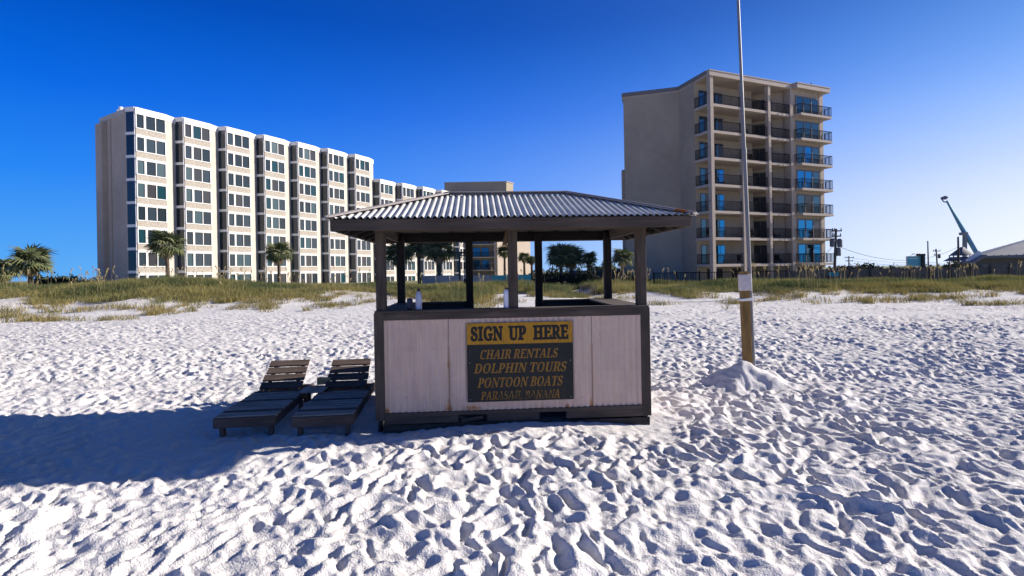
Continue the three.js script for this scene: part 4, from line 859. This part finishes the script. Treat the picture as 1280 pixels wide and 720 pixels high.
{ // billboard, mast, lamp
  const p = at(1134, 332.5, 70), q = at(1156, 320.5, 70), T = thing('billboard', 'teal roadside sign board on a dark post with lamps above it', 'sign', [p[0], 0, -70]), w = q[0] - p[0], y0 = p[1], y1 = q[1];
  obj('frame', bx(-0.06, w + 0.06, y0 - 0.06, y1 + 0.06, -0.15, 0), M.whiteTrim, T);
  const cv = document.createElement('canvas'); cv.width = 128; cv.height = 64; const c = cv.getContext('2d'); c.fillStyle = '#2b7f95'; c.fillRect(0, 0, 128, 64); c.fillStyle = '#5fb0bd'; c.fillRect(6, 8, 80, 16); c.fillStyle = '#1d5f78'; c.fillRect(0, 40, 128, 24);
  const t = new THREE.CanvasTexture(cv); t.colorSpace = THREE.SRGBColorSpace;
  obj('board', bx(0, w, y0, y1, -0.02, 0.03), std({ color: new THREE.Color().setRGB(0.12, 0.42, 0.5), roughness: 0.5 }), T);
  obj('stripe', bx(0.15, w * 0.62, y0 + 0.75 * (y1 - y0), y0 + 0.88 * (y1 - y0), 0.03, 0.036), std({ color: new THREE.Color().setRGB(0.4, 0.7, 0.75) }), T);
  obj('post', bx(w * 0.82 - 0.16, w * 0.82 + 0.16, -0.2, y1 + 0.2, 0.06, 0.32), M.dark, T);
  obj('post_cap', bx(w * 0.50, w * 0.92, y1 + 0.06, y1 + 0.34, 0.02, 0.36), M.dark, T);
  for (const f of [0.06, 0.32]) obj('lamp', [bar([w * f, y1, 0.1], [w * f + 0.3, y1 + 0.32, 0.5], 0.03, 0.03), bx(w * f + 0.2, w * f + 0.5, y1 + 0.28, y1 + 0.36, 0.4, 0.6)], M.rail, T);
  const m = at(1160, 302, 90); const F = thing('far_mast', 'slim pale mast between the billboard and the leaning pole', 'mast', [m[0], 0, -90]); obj('pole', rod([0, 0, 0], [-0.05, m[1], 0], 0.13, 0.09), M.galv, F); obj('finial', new THREE.SphereGeometry(0.14, 8, 6).translate(-0.05, m[1], 0), M.whiteTrim, F);
  const l = at(121, 338, 54), LP = thing('lamp_post', 'small white lamp on a thin post at the left end of the hotel', 'lamp post', [l[0], 0.2, -54]);
  obj('post', rod([0, 0, 0], [0, l[1] - 0.2, 0], 0.035), M.galv, LP); obj('lamp_head', bx(-0.18, 0.2, l[1] - 0.2, l[1] - 0.06, -0.1, 0.1, 0.03), M.whiteTrim, LP);
  const g = at(1041, 343, 44), S = thing('street_sign', 'teal sign on the fence at the foot of the condominium', 'sign', [g[0], 0, -44.0]);
  obj('panel', bx(-0.42, 0.42, g[1] - 0.12, g[1] + 0.16, 0.1, 0.13), M.tealScreen, S); obj('post', bx(-0.03, 0.03, -0.1, g[1] + 0.16, 0.05, 0.1), M.pole, S);
}
{ // ride boom with its short mast, pavilion, low building
  const Z = 118, a = at(1222, 319, Z), m = at(1206, 291, Z), h = at(1183.5, 251, Z), T = thing('ride_boom', 'tall slanting blue boom of a ride rising behind the pavilion', 'ride', [a[0], 0, -Z]);
  const o = (p) => [p[0] - a[0], p[1], 0];
  obj('boom', [bar(o(a), o(m), 0.62, 0.62), ((g) => g)(taper(o(m), o(h), 0.7, 0.3))], M.boom, T);
  const mt = at(1205, 313, Z), mb = [mt[0], 0, -Z];
  obj('support', [bar(o(mb), o(m), 0.6, 0.6), bx(o(m)[0] - 0.9, o(m)[0] + 0.3, m[1] - 0.5, m[1] + 0.1, -0.5, 0.5)], M.blueScreen, T);
  const ring = new THREE.TorusGeometry(0.62, 0.13, 6, 16, 5.0); ring.rotateZ(0.4); ring.translate(o(h)[0] - 0.35, h[1] + 0.35, 0);
  obj('boom_head', [ring, bx(o(h)[0] - 1.1, o(h)[0] - 0.2, h[1] + 0.3, h[1] + 0.85, -0.3, 0.3)], M.roofEdge, T);
  obj('base', bx(-1.5, 0.9, 0, 2.6, -1.2, 1.2), M.roofEdge, T);
  const p = at(1202, 326, 96), P = thing('pavilion', 'small pavilion with a hipped grey roof below the ride boom', 'pavilion', [p[0], 0, -96]);
  const cone = new THREE.CylinderGeometry(0.25, 2.1, 1.5, 6, 1); cone.translate(0.15, 3.35 + 0.75, 0); cone.rotateY(0.3);
  obj('roof', cone, M.greyRoof, P); obj('lower_roof', new THREE.CylinderGeometry(1.3, 2.4, 0.7, 6).translate(-0.5, 2.75, 0.2), M.greyRoof, P);
  for (let i = 0; i < 6; i++) { const q = i * 1.047 + 0.5; obj('post', rod([Math.cos(q) * 1.7, 0, Math.sin(q) * 1.7], [Math.cos(q) * 1.7, 3.4, Math.sin(q) * 1.7], 0.1), M.whiteTrim, P); }
  // low building with a long sloping roof
  const D = 72, e0 = at(1225, 320, D), e1 = at(1330, 317, D), r0 = at(1226, 315, D + 8), r1 = at(1330, 286, D + 14), Bd = thing('low_building', 'low tan building with a broad sloping grey metal roof at the right edge', 'building', [e0[0], 0, -D]);
  const lx = e1[0] - e0[0], ey = e0[1];
  obj('wall', prism([[-0.4, 0.5], [lx, 0.5], [lx, 14], [12.5, 14]], 0, ey - 0.1), M.brick, Bd);
  const roof = new THREE.BufferGeometry(), q = (p) => [p[0] - e0[0], p[1], p[2] + D];
  const c0 = [-0.3, ey, 0.2], c1 = [lx + 0.5, ey + 0.15, 0.2], c2 = q(r1), c3 = q(r0), dn = ([x, y, z]) => [x, y - 0.3, z];
  const quad = (a1, b1, c, d) => [...a1, ...b1, ...c, ...a1, ...c, ...d];
  roof.setAttribute('position', new THREE.Float32BufferAttribute([...quad(c0, c1, c2, c3), ...quad(dn(c0), dn(c1), c1, c0), ...quad(dn(c0), c0, c3, dn(c3)), ...quad(dn(c1), dn(c0), dn(c3), dn(c2)), ...quad(dn(c3), c3, c2, dn(c2)), ...quad(c1, dn(c1), dn(c2), c2)], 3)); roof.computeVertexNormals(); metreUV(roof);
  obj('roof', roof, M.greyRoof, Bd);
  for (let i = 1; i < 12; i++) { const t = i / 12, lerp = (a1, b1) => a1.map((x, k) => x + (b1[k] - x) * t), u0 = lerp(c0, c1), u1 = lerp(c3, c2); u0[1] += 0.03; u1[1] += 0.03; obj('roof_seam', bar(u0, u1, 0.08, 0.06), M.greyRoof, Bd); }
  obj('eave_trim', bx(-0.5, lx + 0.4, ey - 0.34, ey - 0.02, 0.21, 0.3), M.roofEdge, Bd);
  const lw = at(1206, 329, D), lp = [lw[0] - e0[0], lw[1], 0.1];
  obj('side_roof', bar(lp, [-0.1, ey + 0.05, 0.1], 2.2, 0.22), M.greyRoof, Bd);
  obj('white_trim', bar([lp[0] + 0.2, lp[1] + 0.2, 0.2], [-0.2, ey + 0.45, 0.2], 0.4, 0.5), M.whiteTrim, Bd);
  obj('side_wall', bx(lp[0] + 0.4, -0.42, 0, lp[1] - 0.1, -3, -0.6), M.brick, Bd);
  for (const x of [0.45, 5.6, 8.4]) { const w2 = obj('window', bx(x, x + 0.9, 1.0, 1.75, -0.52, -0.44), M.roofEdge, Bd); obj('pane', bx(x + 0.07, x + 0.83, 1.07, 1.68, -0.46, -0.42), M.glassDark, w2); }
}
function taper(a, b, w0, w1) {
  const A = new THREE.Vector3(...a), B = new THREE.Vector3(...b), g = new THREE.CylinderGeometry(w1 * 0.7, w0 * 0.7, A.distanceTo(B), 4, 1, false, Math.PI / 4);
  g.applyQuaternion(new THREE.Quaternion().setFromUnitVectors(new THREE.Vector3(0, 1, 0), B.clone().sub(A).normalize()));
  const c = A.add(B).multiplyScalar(0.5); return g.translate(c.x, c.y, c.z);
}
// ---------------------------------------------------------------- dune grass, dry runners and sea oats
{
  const blade = (pos, x, z, h, lx, lz, w, a) => {
    const c = Math.cos(a) * w, s = Math.sin(a) * w, m = [x + lx * 0.35, h * 0.58, z + lz * 0.35], t = [x + lx, h, z + lz];
    pos.push(x - c, 0, z - s, x + c, 0, z + s, m[0] + c * 0.8, m[1], m[2] + s * 0.8, x - c, 0, z - s, m[0] + c * 0.8, m[1], m[2] + s * 0.8, m[0] - c * 0.8, m[1], m[2] - s * 0.8, m[0] - c * 0.8, m[1], m[2] - s * 0.8, m[0] + c * 0.8, m[1], m[2] + s * 0.8, ...t);
  };
  const geo = (pos) => { const g = new THREE.BufferGeometry(); g.setAttribute('position', new THREE.Float32BufferAttribute(pos, 3)); g.computeVertexNormals(); return g; };
  const tuft = (n, r, h, lean, w) => { const p = []; for (let i = 0; i < n; i++) { const a = rnd() * 6.283, q = Math.sqrt(rnd()) * r, d = rnd() * 6.283, l = lean * (0.3 + rnd()); blade(p, Math.cos(a) * q, Math.sin(a) * q, h * rr(0.55, 1.05), Math.cos(d) * l - 0.08, Math.sin(d) * l, w * rr(0.7, 1.3), rnd() * 3.14); } return geo(p); };
  const scatter = (name, label, geometry, mat, spots, colors) => {
    const m = new THREE.InstancedMesh(geometry, mat, spots.length), q = new THREE.Quaternion(), Y = new THREE.Vector3(0, 1, 0), M4 = new THREE.Matrix4(), C = new THREE.Color();
    spots.forEach(([x, y, z, s, sy], i) => { M4.compose(new THREE.Vector3(x, y, z), q.setFromAxisAngle(Y, hash(i, 9, 2) * 6.283), new THREE.Vector3(s, sy, s)); m.setMatrixAt(i, M4); const c = colors(x, -z, i); m.setColorAt(i, C.setRGB(...c)); });
    m.name = name; m.castShadow = m.receiveShadow = true; scene.add(m);
    tag(m, label, null, null, 'stuff');
  };
  const mat = new THREE.MeshPhysicalMaterial({ color: 0xffffff, roughness: 0.95, transmission: 0.35, thickness: 0 });
  const tone = (x, Z, i) => { const d = Math.min(1, Math.max(0, 0.38 + 0.5 * (1 - smooth(Z - edge(x), 0, 4)) + 1.5 * fbm(x * 0.4, Z * 0.4, 141, 3) + 0.5 * (hash(i, 3, 8) - 0.5))), g = [0.085, 0.11, 0.024], y = [0.29, 0.25, 0.07]; return g.map((c, k) => c + (y[k] - c) * d); };  // front tufts yellower: their stronger light is put into the instance colour
  const dry = (x, Z, i) => { const d = hash(i, 4, 8), a = [0.36, 0.27, 0.07], b = [0.15, 0.14, 0.045]; return a.map((c, k) => c + (b[k] - c) * d); };
  const G = (x, c, w) => Math.exp(-(((x - c) / w) ** 2));
  const edge = (x) => duneStart(x) + 5.2 + 2.8 * G(x, -9.5, 3.5) - 3 * G(x, -2.9, 1.5) + 5 * G(x, 0.0, 1.5) + 2.2 * G(x, 7, 2) + 1.6 * G(x, 15, 3) + 0.4 * G(x, -24, 6) + 1.6 * noise(x * 0.2, 2.2, 151) + 1.3 * noise(x * 0.75, 4.2, 152) + 0.6 * noise(x * 2.1, 4.2, 153);
  const full = [], sparse = [], oats = [];
  for (let i = 0; i < 120000 && full.length < 30000; i++) {
    const Z = 24 + 25 * Math.pow(rnd(), 1.0), x = rr(-1, 1) * (1.02 * Z + 2), e = edge(x), d = Z - e;
    if (d < 0) continue;
    const clump = fbm(x * 0.45, Z * 0.45, 161, 3), path = pathGap(x, Z);
    if (clump * 1.5 + smooth(d, 0, 2.6) * 0.85 < rr(-0.05, 0.4) + path * 1.2) continue;
    const tall = 0.72 + 0.7 * fbm(x * 0.3, Z * 0.3, 171, 3) + (x > -9 && x < 6 ? 0.25 * smooth(-Math.abs(x + 2), -6, -1) : 0);
    full.push([x, ground(x, Z) - 0.03, -Z, rr(0.8, 1.3), tall * rr(0.75, 1.15) * (d < 1.2 ? 0.7 : 1)]);
  }
  for (let i = 0; i < 60000 && sparse.length < 1150; i++) {
    const Z = rr(22, 34), x = rr(-1, 1) * (1.02 * Z), d = Z - edge(x);
    if (d > 1.5 || d < -6.5) continue;
    if (fbm(x * 0.55, Z * 0.8, 181, 3) + 0.38 * (rnd() - 0.5) < 0.19 - 0.1 * smooth(d, -6, 0) + (x > 0 ? 0.07 : 0)) continue;
    sparse.push([x, ground(x, Z) - 0.02, -Z, rr(0.7, 1.3), rr(0.5, 1.1)]);
  }
  for (let i = 0; i < 9000 && oats.length < 330; i++) {
    const Z = rr(27, 44), x = rr(-1, 1) * (1.0 * Z), d = Z - edge(x);
    if (d < 0.3 || fbm(x * 0.3, Z * 0.3, 191, 2) < 0.0 + 0.2 * rnd() || pathGap(x, Z) > 0.3) continue;
    oats.push([x, ground(x, Z), -Z, rr(0.8, 1.2), rr(0.75, 1.25)]);
  }
  scatter('dune_grass', 'dense olive green dune grass covering the low dune', tuft(20, 0.26, 0.62, 0.2, 0.010), mat, full, tone);
  scatter('beach_runners', 'sparse yellow-brown runners creeping over the sand in front of the dune grass', tuft(20, 0.24, 0.34, 0.2, 0.009), mat, sparse, dry);
  const op = []; blade(op, 0, 0, 1.25, 0.12, 0.05, 0.008, 0.4); blade(op, 0, 0, 1.25, 0.12, 0.05, 0.008, 1.9);
  for (let i = 0; i < 22; i++) { const t = i / 21, x = 0.10 + 0.09 * t, y = 1.08 + 0.3 * t - 0.12 * t * t, p = []; blade(p, 0, 0, 0.09, 0.02, 0.01, 0.010, i); for (let k = 0; k < p.length; k += 3) op.push(p[k] + x + 0.02 * Math.sin(i * 2.1), y - p[k + 1] * 0.9, p[k + 2] + 0.05 + 0.02 * Math.cos(i * 1.7)); }
  scatter('sea_oats', 'tall straw-coloured sea oats rising above the dune grass', geo(op), mat, oats, (x, Z, i) => [0.42 + 0.1 * hash(i, 1, 1), 0.34 + 0.08 * hash(i, 1, 1), 0.19]);
}
renderer.render(scene, camera);
